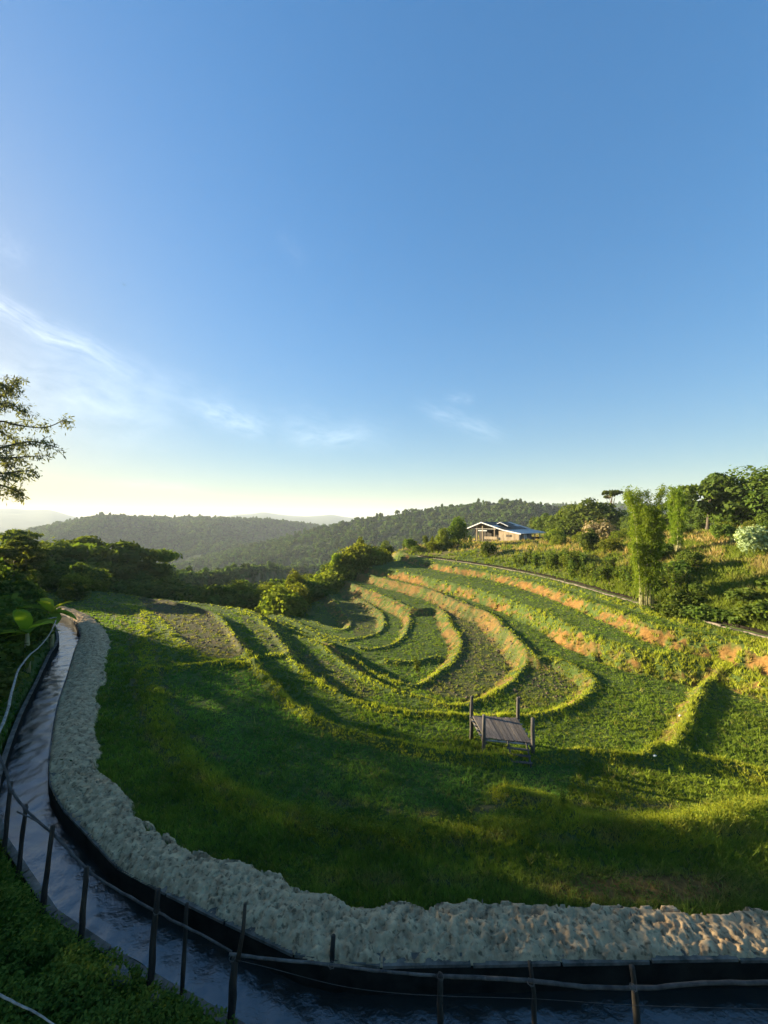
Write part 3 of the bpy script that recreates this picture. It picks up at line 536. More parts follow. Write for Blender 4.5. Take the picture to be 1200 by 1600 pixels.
def debris():
    r = np.random.default_rng(21); n = 1500; k = r.integers(4, len(SAND) - 2, n); t = r.random(n); Yy = np.exp(r.uniform(math.log(7.1), math.log(26), n)); i = (r.random(n) * (len(LIP) - 1)).astype(int)
    X = LIP[i, 0] + r.normal(0, 1, n); Y = LIP[i, 1] + r.normal(0, 1, n); d, _ = seg_dist(X, Y, LIP); kk = inside(X, Y, SANDPOLY) & (d > .2); X, Y = X[kk], Y[kk]; n = len(X); Z = np.full(n, -7.31) + .03 * r.random(n)
    a = r.random(n) * 6.28; L_ = .012 + .05 * r.random(n) ** 3; w = .006 + .012 * r.random(n); ux, uy = np.cos(a), np.sin(a); P0 = np.stack([X, Y, Z], 1); U = np.stack([ux * L_, uy * L_, .02 * r.normal(0, 1, n)], 1); Wv = np.stack([-uy * w, ux * w, 0 * w], 1); T = np.array([0, 0, .02])
    v = np.stack([P0 - U, P0 - Wv, P0 + U, P0 + Wv, P0 + T], 1).reshape(-1, 3); f = (np.array([(0, 1, 4), (1, 2, 4), (2, 3, 4), (3, 0, 4)])[None] + (np.arange(n) * 5)[:, None, None]).reshape(-1, 3)
    tag(link('sand_debris', fast_mesh('sand_debris', v, f), MT['bark']), 'dark twigs and leaf scraps scattered over the trampled sand', 'debris', kind='stuff')
debris()
# ------------------------------------------------------------------ canal
def strip(name, path, prof, mat, smooth_=False, jit=0):
    """sweep a closed profile [(offset from LIP towards the canal, z)] along LIP"""
    sgn = 1 if np.allclose(CL, offset(LIP, CW / 2)) else -1; rows = []
    for o_, z in prof:
        q = offset(path, sgn * o_); zz = z + (fbm(q[:, 0] * 3, q[:, 1] * 3, 50) - .5) * jit; rows.append(np.c_[q, zz])
    n = len(prof); A = np.stack(rows, 1); m = len(path); idx = np.arange(m * n).reshape(m, n); nx = np.roll(idx, -1, axis=1)
    q = np.stack([idx[:-1], nx[:-1], nx[1:], idx[1:]], -1).reshape(-1, 4)
    if sgn < 0: q = q[:, ::-1]
    return link(name, fast_mesh(name, A.reshape(-1, 3), q, smooth_), mat)
canal = empty('irrigation_canal', tuple(CL[40]) + (-8.4,)); tag(canal, 'curving concrete-lined irrigation canal between sand bank and grassy bank', 'canal')
def canal_part(name, prof, mat, jit=0, lab=None):
    o = strip(name, LIP, prof, mat, False, jit); o.parent = canal; o.matrix_parent_inverse = Matrix.Translation(canal.location).inverted()
    if lab: o['label'] = lab
    return o
canal_part('canal_wall', [(-.05, -7.44), (-.05, -8.75), (.045, -8.75), (.045, -7.44)][::-1], MT['wet_shade'])
canal_part('canal_wall', [(CW - .12, -7.47), (CW - .12, -8.75), (CW + .02, -8.75), (CW + .02, -7.47)][::-1], MT['wet_shade'])
canal_part('canal_floor', [(.03, -8.55), (.03, -8.62), (CW - .11, -8.62), (CW - .11, -8.55)][::-1], MT['wet_shade'])
# coping slabs on the field side, each cast piece its own, sunk unevenly under the sand
seg = resample(LIP, 1.5); k = 0
sgn = 1 if np.allclose(CL, offset(LIP, CW / 2)) else -1
def coping(seg, inner, outer, zt, lim, thick=.06):
    a = offset(seg, sgn * inner); b = offset(seg, sgn * outer)
    for i in range(len(seg) - 1):
        if i >= lim: break
        if seg[i][0] > 12 or seg[i][1] > 33: continue
        g = .03; pa, pb, qa, qb = a[i] + (a[i + 1] - a[i]) * g, a[i + 1], b[i] + (b[i + 1] - b[i]) * g, b[i + 1]
        dz = random.uniform(-.018, .015); t = zt + dz
        vs = [(*pa, t), (*pb, t), (*qb, t - .01), (*qa, t - .01), (*pa, t - thick), (*pb, t - thick), (*qb, t - thick), (*qa, t - thick)]
        f = [(0, 1, 2, 3), (7, 6, 5, 4), (0, 4, 5, 1), (1, 5, 6, 2), (2, 6, 7, 3), (3, 7, 4, 0)]
        if sgn > 0: f = [q[::-1] for q in f]
        me = MB().add(vs, f).mesh('coping_slab'); o = link('coping_slab', me, MT['concrete'], canal); o.matrix_parent_inverse = Matrix.Translation(canal.location).inverted()
coping(seg, -.14, .055, -7.37, 999); coping(seg, CW - .12, CW + .01, -7.43, 999)
def water_mat():
    m, nt, N, L = new_mat('flowing_water'); out = N('ShaderNodeOutputMaterial'); p = N('ShaderNodeBsdfPrincipled'); p.inputs['Base Color'].default_value = (.022, .022, .018, 1); p.inputs['Roughness'].default_value = .03; p.inputs['IOR'].default_value = 1.7; p.inputs['Specular IOR Level'].default_value = .8
    tc = N('ShaderNodeTexCoord'); n = N('ShaderNodeTexNoise'); n.inputs['Scale'].default_value = 4.0; n.inputs['Detail'].default_value = 7; n.inputs['Roughness'].default_value = .62; n.inputs['Distortion'].default_value = .15; L(tc.outputs['Object'], n.inputs[0])
    L(bump(N, L, n.outputs[0], .32, .09), p.inputs['Normal']); L(p.outputs[0], out.inputs[0]); return m
wl = resample(LIP, .12); n_ = 12; rows = [np.c_[offset(wl, sgn * o_), np.zeros(len(wl))] for o_ in np.linspace(.04, CW - .115, n_)]
A = np.stack(rows, 1); A[..., 2] = -7.86 + (fbm(A[..., 0] * 3.5, A[..., 1] * 3.5, 60, 3) - .5) * .07; idx = np.arange(A.shape[0] * n_).reshape(-1, n_); q = np.stack([idx[:-1, :-1], idx[:-1, 1:], idx[1:, 1:], idx[1:, :-1]], -1).reshape(-1, 4)
tag(link('canal_water', fast_mesh('canal_water', A.reshape(-1, 3), q if sgn < 0 else q[:, ::-1], True), water_mat()), kind='structure')

# small irrigation channel along the right hillside: pale rim pieces and a dark strip that paints the shadow gap
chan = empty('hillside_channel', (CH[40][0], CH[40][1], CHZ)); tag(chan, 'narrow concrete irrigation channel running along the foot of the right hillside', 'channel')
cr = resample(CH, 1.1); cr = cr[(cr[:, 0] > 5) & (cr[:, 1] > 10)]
for off_, hgt, w_, mat in ((0.0, .07, .16, 'concrete'), (.42, .16, .12, 'wet_shade')):
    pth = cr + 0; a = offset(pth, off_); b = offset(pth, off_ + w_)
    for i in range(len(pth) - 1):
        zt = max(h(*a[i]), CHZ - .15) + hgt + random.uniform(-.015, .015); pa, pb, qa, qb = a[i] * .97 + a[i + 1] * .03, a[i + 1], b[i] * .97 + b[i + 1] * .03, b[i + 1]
        me = MB().add([(*pa, zt), (*pb, zt), (*qb, zt), (*qa, zt), (*pa, zt - .3), (*pb, zt - .3), (*qb, zt - .3), (*qa, zt - .3)], [(3, 2, 1, 0), (4, 5, 6, 7), (1, 5, 4, 0), (2, 6, 5, 1), (3, 7, 6, 2), (0, 4, 7, 3)]).mesh('rim_and_shade_piece')
        o = link('rim_and_shade_piece', me, MT['concrete' if mat == 'concrete' else 'wet_shade'], chan); o.matrix_parent_inverse = Matrix.Translation(chan.location).inverted()

# ------------------------------------------------------------------ grass
def grass_build(name, n, rows, sel, hfun, mat, blades=5, seed=1, wpx=.9, label='', colf=None, xr=(-150, 1350), zref=-7.5):
    r = np.random.default_rng(seed); y = rows[0] + (rows[1] - rows[0]) * r.random(n); x = xr[0] + (xr[1] - xr[0]) * r.random(n)
    Yd = -zref * F / (y - HY); X = (x - 600) / F * Yd; Y = Yd
    d = HS(X, Y); bare, red, n1, n2, n3 = cover(X, Y, d); keep = sel(X, Y, d, bare, r.random(n), n1, n2)
    X, Y = X[keep], Y[keep]; d = [a[keep] for a in d]; bare, n1, n2, n3 = bare[keep], n1[keep], n2[keep], n3[keep]; n = len(X)
    Ht = hfun(X, Y, d, n1, n2, r.random(n)); dist = np.hypot(X, Y); col = colf(X, Y, d, bare, n1, n2, r.random(n))
    B = blades; bx = np.repeat(X, B); by = np.repeat(Y, B); bz = np.repeat(d[0], B); hh = np.repeat(Ht, B) * (.5 + .8 * r.random(n * B)); ww = np.repeat(np.maximum(.008, dist * .00105 * wpx), B)
    an = r.random(n * B) * 6.283; sp = np.repeat(np.maximum(.03, dist * .0035), B) * r.random(n * B); bx = bx + np.cos(an) * sp; by = by + np.sin(an) * sp; bz = bz - .01
    fa = r.random(n * B) * 6.283; lean = hh * (.25 + .6 * r.random(n * B)); la = r.random(n * B) * 6.283
    p0 = np.stack([bx - np.cos(fa) * ww, by - np.sin(fa) * ww, bz], 1); p1 = np.stack([bx + np.cos(fa) * ww, by + np.sin(fa) * ww, bz], 1); p2 = np.stack([bx + np.cos(la) * lean, by + np.sin(la) * lean, bz + hh], 1)
    V = np.stack([p0, p1, p2], 1).reshape(-1, 3); c = np.repeat(col, B, 0) * (.7 + .6 * r.random((n * B, 1))); c = np.repeat(c, 3, 0); c = np.c_[c, np.ones(len(c))]
    me = fast_mesh(name, V, np.arange(len(V)).reshape(-1, 3), False, {'alb': ('FLOAT_COLOR', c)}); o = link(name, me, mat); return tag(o, label, 'grass', kind='stuff')
def grass_mat():
    m, nt, N, L = new_mat('grass_blade'); out = N('ShaderNodeOutputMaterial'); a = N('ShaderNodeAttribute'); a.attribute_name = 'alb'
    d = N('ShaderNodeBsdfDiffuse'); t = N('ShaderNodeBsdfTranslucent'); L(a.outputs['Color'], d.inputs[0]); mu = N('ShaderNodeMixRGB'); mu.blend_type = 'MULTIPLY'; mu.inputs[0].default_value = 1; mu.inputs[2].default_value = (1.4, 1.45, .6, 1); L(a.outputs['Color'], mu.inputs[1]); L(mu.outputs[0], t.inputs[0])
    ms = N('ShaderNodeMixShader'); ms.inputs[0].default_value = .4; L(d.outputs[0], ms.inputs[1]); L(t.outputs[0], ms.inputs[2]); L(ms.outputs[0], out.inputs[0]); return m
GM = grass_mat()
def in_sand(X, Y):
    d, _ = seg_dist(X, Y, SAND); d = d + (fbm(X * 3, Y * 3, 33) - .5) * .3; return inside(X, Y, SANDPOLY) & (d > .04)
FIELD_A = [tuple(q) for q in ridges[2][0]] + [tuple(q) for q in W([(900, 1190), (760, 1195), (640, 1180), (540, 1150), (450, 1110), (400, 1050), (300, 1040), (232, 1050)], -7.5)]
def sel_field(X, Y, d, bare, rv, n1, n2): return (d[7] < 0) & (d[8] < 3) & (rv > bare * .93) & ~in_sand(X, Y) & (d[6] < .0)
def h_field(X, Y, d, n1, n2, rv):
    slope = smooth((d[9] - .12) / .3) * (d[4] > 0); return .03 + .10 * np.clip(fbm(X * .9, Y * .9, 91) - .3, 0, 1) + .04 * n1 + .09 * d[1] * n2 + .13 * slope * (.5 + n2) + .06 * (d[7] > -3.0) * n2 + np.where(rv > .985, .14, 0)
def col_field(X, Y, d, bare, n1, n2, rv):
    fa = inside(X, Y, FIELD_A)[:, None] * 1.0
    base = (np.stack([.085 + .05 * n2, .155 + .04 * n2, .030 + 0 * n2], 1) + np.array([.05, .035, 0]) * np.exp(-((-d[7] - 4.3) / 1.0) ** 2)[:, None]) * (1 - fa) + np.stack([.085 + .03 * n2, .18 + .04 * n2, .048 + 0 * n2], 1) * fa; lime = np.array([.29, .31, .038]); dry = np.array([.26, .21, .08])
    w = np.clip(.06 + .8 * d[1] + .9 * smooth((d[9] - .12) / .3) + .12 * np.clip((X + 2) / 12, 0, 1) + .5 * (n1 - .5), 0, 1)[:, None]; c = base * (1 - w) + lime * w  # sunlit slopes and right side painted lime; bund lips yellow-green too
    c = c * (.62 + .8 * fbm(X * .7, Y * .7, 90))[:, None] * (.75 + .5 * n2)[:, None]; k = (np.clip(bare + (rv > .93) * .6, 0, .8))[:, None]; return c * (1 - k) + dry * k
grass_build('field_grass', 135000, (862, 1480), sel_field, h_field, GM, 7, 1, label='short green grass covering the rice terraces and bunds', colf=col_field)
def sel_hill(X, Y, d, bare, rv, n1, n2): return (d[6] > .5) & (d[8] < 8)
def h_hill(X, Y, d, n1, n2, rv): return .16 + .45 * n1 * rv + .2 * n2
def col_hill(X, Y, d, bare, n1, n2, rv):
    g = np.array([.10, .145, .025]); l = np.array([.20, .23, .035]); dry = np.array([.38, .27, .12]); w = n2[:, None]; c = g * (1 - w) + l * w
    k = (np.clip((n1 - .36) / .16, 0, 1) * (rv > .25) * .9 * np.clip((d[6] - 2) / 5, 0, 1))[:, None]; return c * (1 - k) + dry * k
grass_build('hillside_grass', 60000, (822, 1010), sel_hill, h_hill, GM, 5, 2, wpx=1.1, label='tall rough grass and dry stalks on the right hillside', colf=col_hill, xr=(560, 1350), zref=-4.0)
def sel_bank(X, Y, d, bare, rv, n1, n2): return (d[7] > CW + .05) & (d[8] < 5)
def h_bank(X, Y, d, n1, n2, rv): return .08 + .18 * n2 * rv
def col_bank(X, Y, d, bare, n1, n2, rv):
    c = np.stack([.028 + .03 * n2, .075 + .05 * n2, .014 + 0 * n2], 1); return c
grass_build('bank_grass', 55000, (900, 1900), sel_bank, h_bank, GM, 6, 3, wpx=1.0, label='dark green weeds and grass on the near canal bank', colf=col_bank, xr=(-250, 700), zref=-7.0)
# broad-leaved weeds on the near bank and along the sand and bunds
def weeds(name, n, rows, xr, sel, size, label, seed, zref=-7.2, hh=.12, mat='weed'):
    r = np.random.default_rng(seed); y = rows[0] + (rows[1] - rows[0]) * r.random(n); x = xr[0] + (xr[1] - xr[0]) * r.random(n); Y = -zref * F / (y - HY); X = (x - 600) / F * Y
    d = HS(X, Y); n2 = fbm(X * 1.3, Y * 1.3, 70); k = sel(X, Y, d, n2, r.random(n)); X, Y, Z, n2 = X[k], Y[k], d[0][k], n2[k]; n = len(X); B = 7
    C = np.repeat(np.stack([X, Y, Z], 1), B, 0); C[:, :2] += r.normal(0, size * 1.1, (n * B, 2)); C[:, 2] += r.random(n * B) * hh * np.repeat(.3 + 1.4 * n2, B)
    v, f = leaves(C, np.tile([0, 0, 1.0], (n * B, 1)), size, .5, .6, r); var = np.clip(.1 + .6 * r.random(n * B) + .6 * (np.repeat(n2, B) - .4), 0, 1)
    o = link(name, fast_mesh(name, v, f, False, {'var': ('FLOAT', np.repeat(var, 4))}), MT[mat]); return tag(o, label, 'weeds', kind='stuff')
weeds('bank_weeds', 26000, (1180, 1950), (-200, 650), lambda X, Y, d, n2, rv: (d[7] > CW + .0) & (rv < n2 * 2.4 - .55), .032, 'leafy green weeds covering the near canal bank', 5, hh=.28)
weeds('verge_weeds', 30000, (960, 1445), (60, 1300), lambda X, Y, d, n2, rv: (d[7] < 0) & ~in_sand(X, Y) & (-d[7] < 4.0) & (rv < n2 * 1.6 - .45 + .5 * (inside(X, Y, SANDPOLY) * 0)) & (seg_dist(X, Y, SAND)[0] < .6 + .6 * n2), .020, 'low clover-like plants along the edge of the sand', 6, hh=.08)
weeds('bund_weeds', 30000, (990, 1320), (200, 1300), lambda X, Y, d, n2, rv: (d[7] < -2) & (d[1] > .3) & (rv < n2 * 1.5 - .5) & (Y < 22), .022, 'leafy weeds with tiny flowers along the bunds', 7, hh=.22, mat='leaf_yellow')
# ploughed clods in the bare plots
def clods():
    r = np.random.default_rng(9); V = []; Fq = []; o = 0; base = np.array([(1, 0, 0), (-1, 0, 0), (0, 1, 0), (0, -1, 0), (0, 0, 1), (0, 0, -1)], float); tri = np.array([(0, 2, 4), (2, 1, 4), (1, 3, 4), (3, 0, 4), (2, 0, 5), (1, 2, 5), (3, 1, 5), (0, 3, 5)])
    P_ = []
    for i, p in enumerate(plots):
        p = np.array(p); n = [1500, 1000, 300, 300, 250, 300][i]; x = r.uniform(p[:, 0].min(), p[:, 0].max(), n); y = r.uniform(p[:, 1].min(), p[:, 1].max(), n); k = inside(x, y, [tuple(q) for q in p]); P_.append(np.stack([x[k], y[k]], 1))
    P_ = np.concatenate(P_); z = HS(P_[:, 0], P_[:, 1])[0]; s = .04 + .08 * r.random(len(P_)) ** 2
    v = base[None] * s[:, None, None] * (.6 + .8 * r.random((len(P_), 6, 1))); v[..., 2] *= .7; v += np.c_[P_, z][:, None]
    f = tri[None] + (np.arange(len(P_)) * 6)[:, None, None]
    o = link('soil_clods', fast_mesh('soil_clods', v.reshape(-1, 3), f.reshape(-1, 3)), noise_mat('ploughed_soil', (.05, .038, .026), (.14, .10, .07), 8, .95, .5, .02)); tag(o, 'dark ploughed clods of soil in the bare terrace plots', 'soil', kind='stuff')
clods()

# ------------------------------------------------------------------ bamboo
def bamboo_meshes(seed, ht, nc, spread, nleaf, lsz, droop=.35, culm_r=.035):
    r = np.random.default_rng(seed); m = MB(); C = []; Nr = []; var = []
    for i in range(nc):
        a = r.uniform(0, 6.28); b = spread * r.uniform(.05, .35); H_ = ht * (1 - .5 * r.random() ** 1.5); out = spread * r.uniform(.1, .7); pts = []
        for k in range(9):
            t = k / 8; rad = b + out * t ** 2.2 * .8; pts.append(np.array([math.cos(a) * rad, math.sin(a) * rad, H_ * (t - droop * .25 * t ** 5)]))
        m.tube([tuple(p) for p in pts], [culm_r * (1 - .85 * k / 8) for k in range(9)], 5)
        pts = np.array(pts); nl = nleaf // nc; nsp = max(6, nl // 26); cv = r.random()
        ts = .14 + .86 * r.random(nsp) ** .75; ctr = np.stack([np.interp(ts * 8, range(9), pts[:, j]) for j in range(3)], 1)
        q = r.normal(0, 1, (nsp, 3)); q[:, 2] *= .5; q /= np.linalg.norm(q, axis=1)[:, None]
        ctr2 = ctr + q * (spread * .50) * (.3 + .7 * r.random(nsp))[:, None] * (1.15 - .6 * ts)[:, None]; kk = r.integers(0, nsp, nl); tt = r.random(nl)
        c = ctr[kk] * (1 - tt[:, None]) + ctr2[kk] * tt[:, None] + r.normal(0, spread * .055, (nl, 3)); c[:, 2] += .35 * spread * tt * (1 - tt); C.append(c); var.append(np.clip(.25 + .25 * cv + .5 * r.random(nl), 0, 1))
    C = np.concatenate(C); var = np.concatenate(var); n = len(C)
    d = r.normal(0, 1, (n, 3)); d[:, 2] = -.6 - .6 * r.random(n); d /= np.linalg.norm(d, axis=1)[:, None]; s = np.cross(d, r.normal(0, 1, (n, 3))); s /= np.linalg.norm(s, axis=1)[:, None]
    L_ = lsz * (.6 + .8 * r.random(n))[:, None]; v = np.stack([C, C + d * L_ * .5 + s * L_ * .10, C + d * L_, C + d * L_ * .5 - s * L_ * .10], 1).reshape(-1, 3)
    f = fast_mesh('foliage', v, np.arange(4 * n).reshape(n, 4), False, {'var': ('FLOAT', np.repeat(var, 4))}); f.materials.append(MT['bamboo_leaf'])
    c = m.mesh('culms', True); c.materials.append(MT['pale_bark']); return f, c
def bamboo(x, Y, base_y, top, seed, nc, spread, nl, lsz, label, loc_z=None):
    X = (x - 600) / F * Y; zb = h(X, Y) if loc_z is None else loc_z; zt = -(top - HY) / F * Y
    f, c = bamboo_meshes(seed, zt - zb, nc, spread, nl, lsz); o = empty('bamboo_clump', (X, Y, zb - .05)); tag(o, label, 'bamboo', 'bamboo clumps'); link('culms', c, None, o); link('foliage', f, None, o); return o
bamboo(1012, 27, 920, 742, 1, 30, 1.6, 42000, .19, 'tallest bright green bamboo clump, right of the farmhouse above the channel')
bamboo(1058, 35, 860, 750, 2, 18, 1.2, 18000, .21, 'smaller feathery bamboo clump just behind the tallest one')
bamboo(527, 60, 905, 856, 3, 12, 1.5, 9000, .36, 'short bright bamboo clump beside the thicket at the far end of terraces')
bamboo(556, 63, 885, 852, 4, 9, 1.2, 6000, .34, 'thin bamboo clump right of the short bright one at the terrace end')

# ------------------------------------------------------------------ farmhouse
def house():
    Y0 = 76.0; X0, _, _ = PY(765, 850, Y0); zb = -(850 - HY) / F * Y0; o = empty('farmhouse', (X0, Y0, zb), 0); tag(o, 'wooden farmhouse with a gabled porch and patched grey metal roof', 'house')
    ang = R(33); ux, uy = math.cos(ang) , -math.sin(ang) * 0 + math.sin(0)
    o.rotation_euler.z = R(-0)
    # local axes: g along the gable wall (photo left -> right), b back along the ridge
    g = Vector((math.cos(R(-45)), math.sin(R(-45)), 0)) * 1.28; b = Vector((math.sin(R(45)), math.cos(R(45)), 0)); up = Vector((0, 0, 1))
    def pt(a, d, z): return g * a + b * d + up * z
    def slab(name, c4, th, mat, parent=o):
        c4 = [Vector(c) for c in c4]; n = (c4[1] - c4[0]).cross(c4[3] - c4[0]).normalized() * th; me = MB().add([tuple(c) for c in c4] + [tuple(c - n) for c in c4], [(0, 1, 2, 3), (7, 6, 5, 4), (0, 4, 5, 1), (1, 5, 6, 2), (2, 6, 7, 3), (3, 7, 4, 0)]).mesh(name); return link(name, me, MT[mat], parent)
    def post(a, d, z0, z1, r=.09, mat='old_wood'): me = MB().tube([tuple(pt(a, d, z0)), tuple(pt(a, d, z1))], r, 7).mesh('post'); return link('post', me, MT[mat], o)
    L_ = 10.5; ez, pz = 2.45, 4.05; xl, xp, xr = -3.9, -1.1, 2.4
    # roofs: sheets laid side by side
    n = 9
    for i in range(n):
        d0 = -.6 + (L_ + .6) * i / n; d1 = -.6 + (L_ + .6) * (i + 1) / n - .03; zz = random.uniform(0, .02)
        slab('roof_sheet', [pt(xp, d0, pz + zz), pt(xp, d1, pz + zz), pt(xl - .4, d1, ez + .1 + zz), pt(xl - .4, d0, ez + .1 + zz)][::-1], .04, 'sheet_dark')
        if i < 2 or i in (4, 7): parts = [(0, .42, 'sheet_dark'), (.42, .62, 'sheet_pale'), (.62, 1, 'sheet_dark')]
        elif i == 8: parts = [(0, 1, 'sheet_pale')]
        else: parts = [(0, .7, 'sheet_dark'), (.7, 1, 'sheet_dark')]
        for t0, t1, mm in parts:
            slab('roof_sheet', [pt(xp + (xr - xp) * t0, d0, pz + (ez + .25 - pz) * t0 + zz), pt(xp + (xr - xp) * t1, d0, pz + (ez + .25 - pz) * t1 + zz), pt(xp + (xr - xp) * t1, d1, pz + (ez + .25 - pz) * t1 + zz), pt(xp + (xr - xp) * t0, d1, pz + (ez + .25 - pz) * t0 + zz)], .04, mm)
        slab('roof_sheet', [pt(xr - .15, d0, ez + .24), pt(5.0, d0, ez - .38), pt(5.0, d1, ez - .38), pt(xr - .15, d1, ez + .24)], .04, 'sheet_pale')
    # bargeboards along the gable
    for a0, z0, a1, z1 in ((xl - .45, ez + .08, xp, pz + .04), (xp, pz + .04, xr, ez + .28), (xr, ez + .28, 5.05, ez - .34)):
        link('bargeboard', MB().add([tuple(pt(a0, -.66, z0)), tuple(pt(a1, -.66, z1)), tuple(pt(a1, -.66, z1 - .2)), tuple(pt(a0, -.66, z0 - .2)), tuple(pt(a0, -.62, z0)), tuple(pt(a1, -.62, z1)), tuple(pt(a1, -.62, z1 - .2)), tuple(pt(a0, -.62, z0 - .2))], [(3, 2, 1, 0), (4, 5, 6, 7), (0, 1, 5, 4), (1, 2, 6, 5), (2, 3, 7, 6), (3, 0, 4, 7)]).mesh('bargeboard'), MT['white'], o)
    # small raised gable behind the front one
    for s in (-1, 1): slab('dormer_sheet', [pt(.6, 2.6, 3.95), pt(.6, 5.2, 3.95), pt(.6 + s * 1.25, 5.2, 3.3), pt(.6 + s * 1.25, 2.6, 3.3)][::s], .05, 'sheet_dark')
    for s in (-1, 1): link('bargeboard', MB().tube([tuple(pt(.6, 2.55, 3.98)), tuple(pt(.6 + s * 1.25, 2.55, 3.3))], .08, 4).mesh('bargeboard'), MT['white'], o)
    # porch posts, beams, back wall
    for a in (xl, -2.0, xp + .05, .9): post(a, -.2, -.4, ez + (.2 if a in (xl,) else .9), .13, 'plywood')
    for a in (xl, -2.0): post(a, 3.2, -.4, ez + .2, .1)
    link('beam', MB().box(tuple(pt(-.9, -.25, ez + .35)), (5.2, .14, .16), R(-45)).mesh('beam'), MT['pale_wood'], o); link('beam', MB().box(tuple(pt(-1.05, -.25, ez - .0)), (1.9, .12, .14), R(-45)).mesh('beam'), MT['white'], o)
    link('floor', MB().box(tuple(pt(-.8, 2, .5)), (6.4, 4.6, .12), R(-45)).mesh('floor'), MT['old_wood'], o)
    slab('wall', [pt(xl, 4.4, -.2), pt(1.4, 4.4, -.2), pt(1.4, 4.4, 3.2), pt(xl, 4.4, ez)], .1, 'old_wood')
    # ladder / stair to the porch
    for dd in (0, .8): link('stair_stringer', MB().tube([tuple(pt(-1.9 + dd, -1.2, -.4)), tuple(pt(-1.2 + dd, -.4, .55))], .06, 5).mesh('stair_stringer'), MT['pale_wood'], o)
    for k in range(4): link('tread', MB().tube([tuple(pt(-1.75 + .175 * k, -1.05 + .2 * k, -.2 + .22 * k)), tuple(pt(-.95 + .175 * k, -1.05 + .2 * k, -.2 + .22 * k))], .05, 5).mesh('tread'), MT['pale_wood'], o)
    link('railing', MB().box(tuple(pt(.3, -.3, 1.15)), (2.6, .06, .5), R(-45)).mesh('railing'), MT['plywood'], o)
    # plywood room under the lean-to: boards as separate panels
    for i in range(4):
        a0 = 1.5 + i * .78; w_ = slab('wall_panel', [pt(a0, -.1, -.4), pt(a0 + .75, -.1, -.4), pt(a0 + .75, -.1, ez - .05 - .09 * i), pt(a0, -.1, ez + .03 - .09 * i)], .06, 'plywood')
    link('window', MB().box(tuple(pt(3.0, -.14, 1.65)), (.9, .08, .38), R(-45)).mesh('window'), MT['sheet_dark'], o)
    for i in range(5):
        d0 = -.1 + i * .95; slab('wall_panel', [pt(4.62, d0, -.4), pt(4.62, d0 + .92, -.4), pt(4.62, d0 + .92, ez - .4), pt(4.62, d0, ez - .4)], .06, 'grey_wall')
    for i in range(3): link('window', MB().box(tuple(pt(4.68, 1.0 + i * .62, 1.5)), (.3, .06, .75), R(45)).mesh('window'), MT['white' if i else 'plywood'], o)
    for d_ in (5.5, 7.6, 9.6): post(4.8, d_, -.5, ez - .4, .08, 'pale_wood')
    slab('wall', [pt(2.2, 5, -.4), pt(2.2, 10, -.4), pt(2.2, 10, ez + .1), pt(2.2, 5, ez + .1)], .1, 'old_wood'); slab('wall', [pt(2.2, 10, -.4), pt(4.4, 10, -.4), pt(4.4, 10, 1.2), pt(2.2, 10, 1.2)], .1, 'old_wood')
    return o
house()

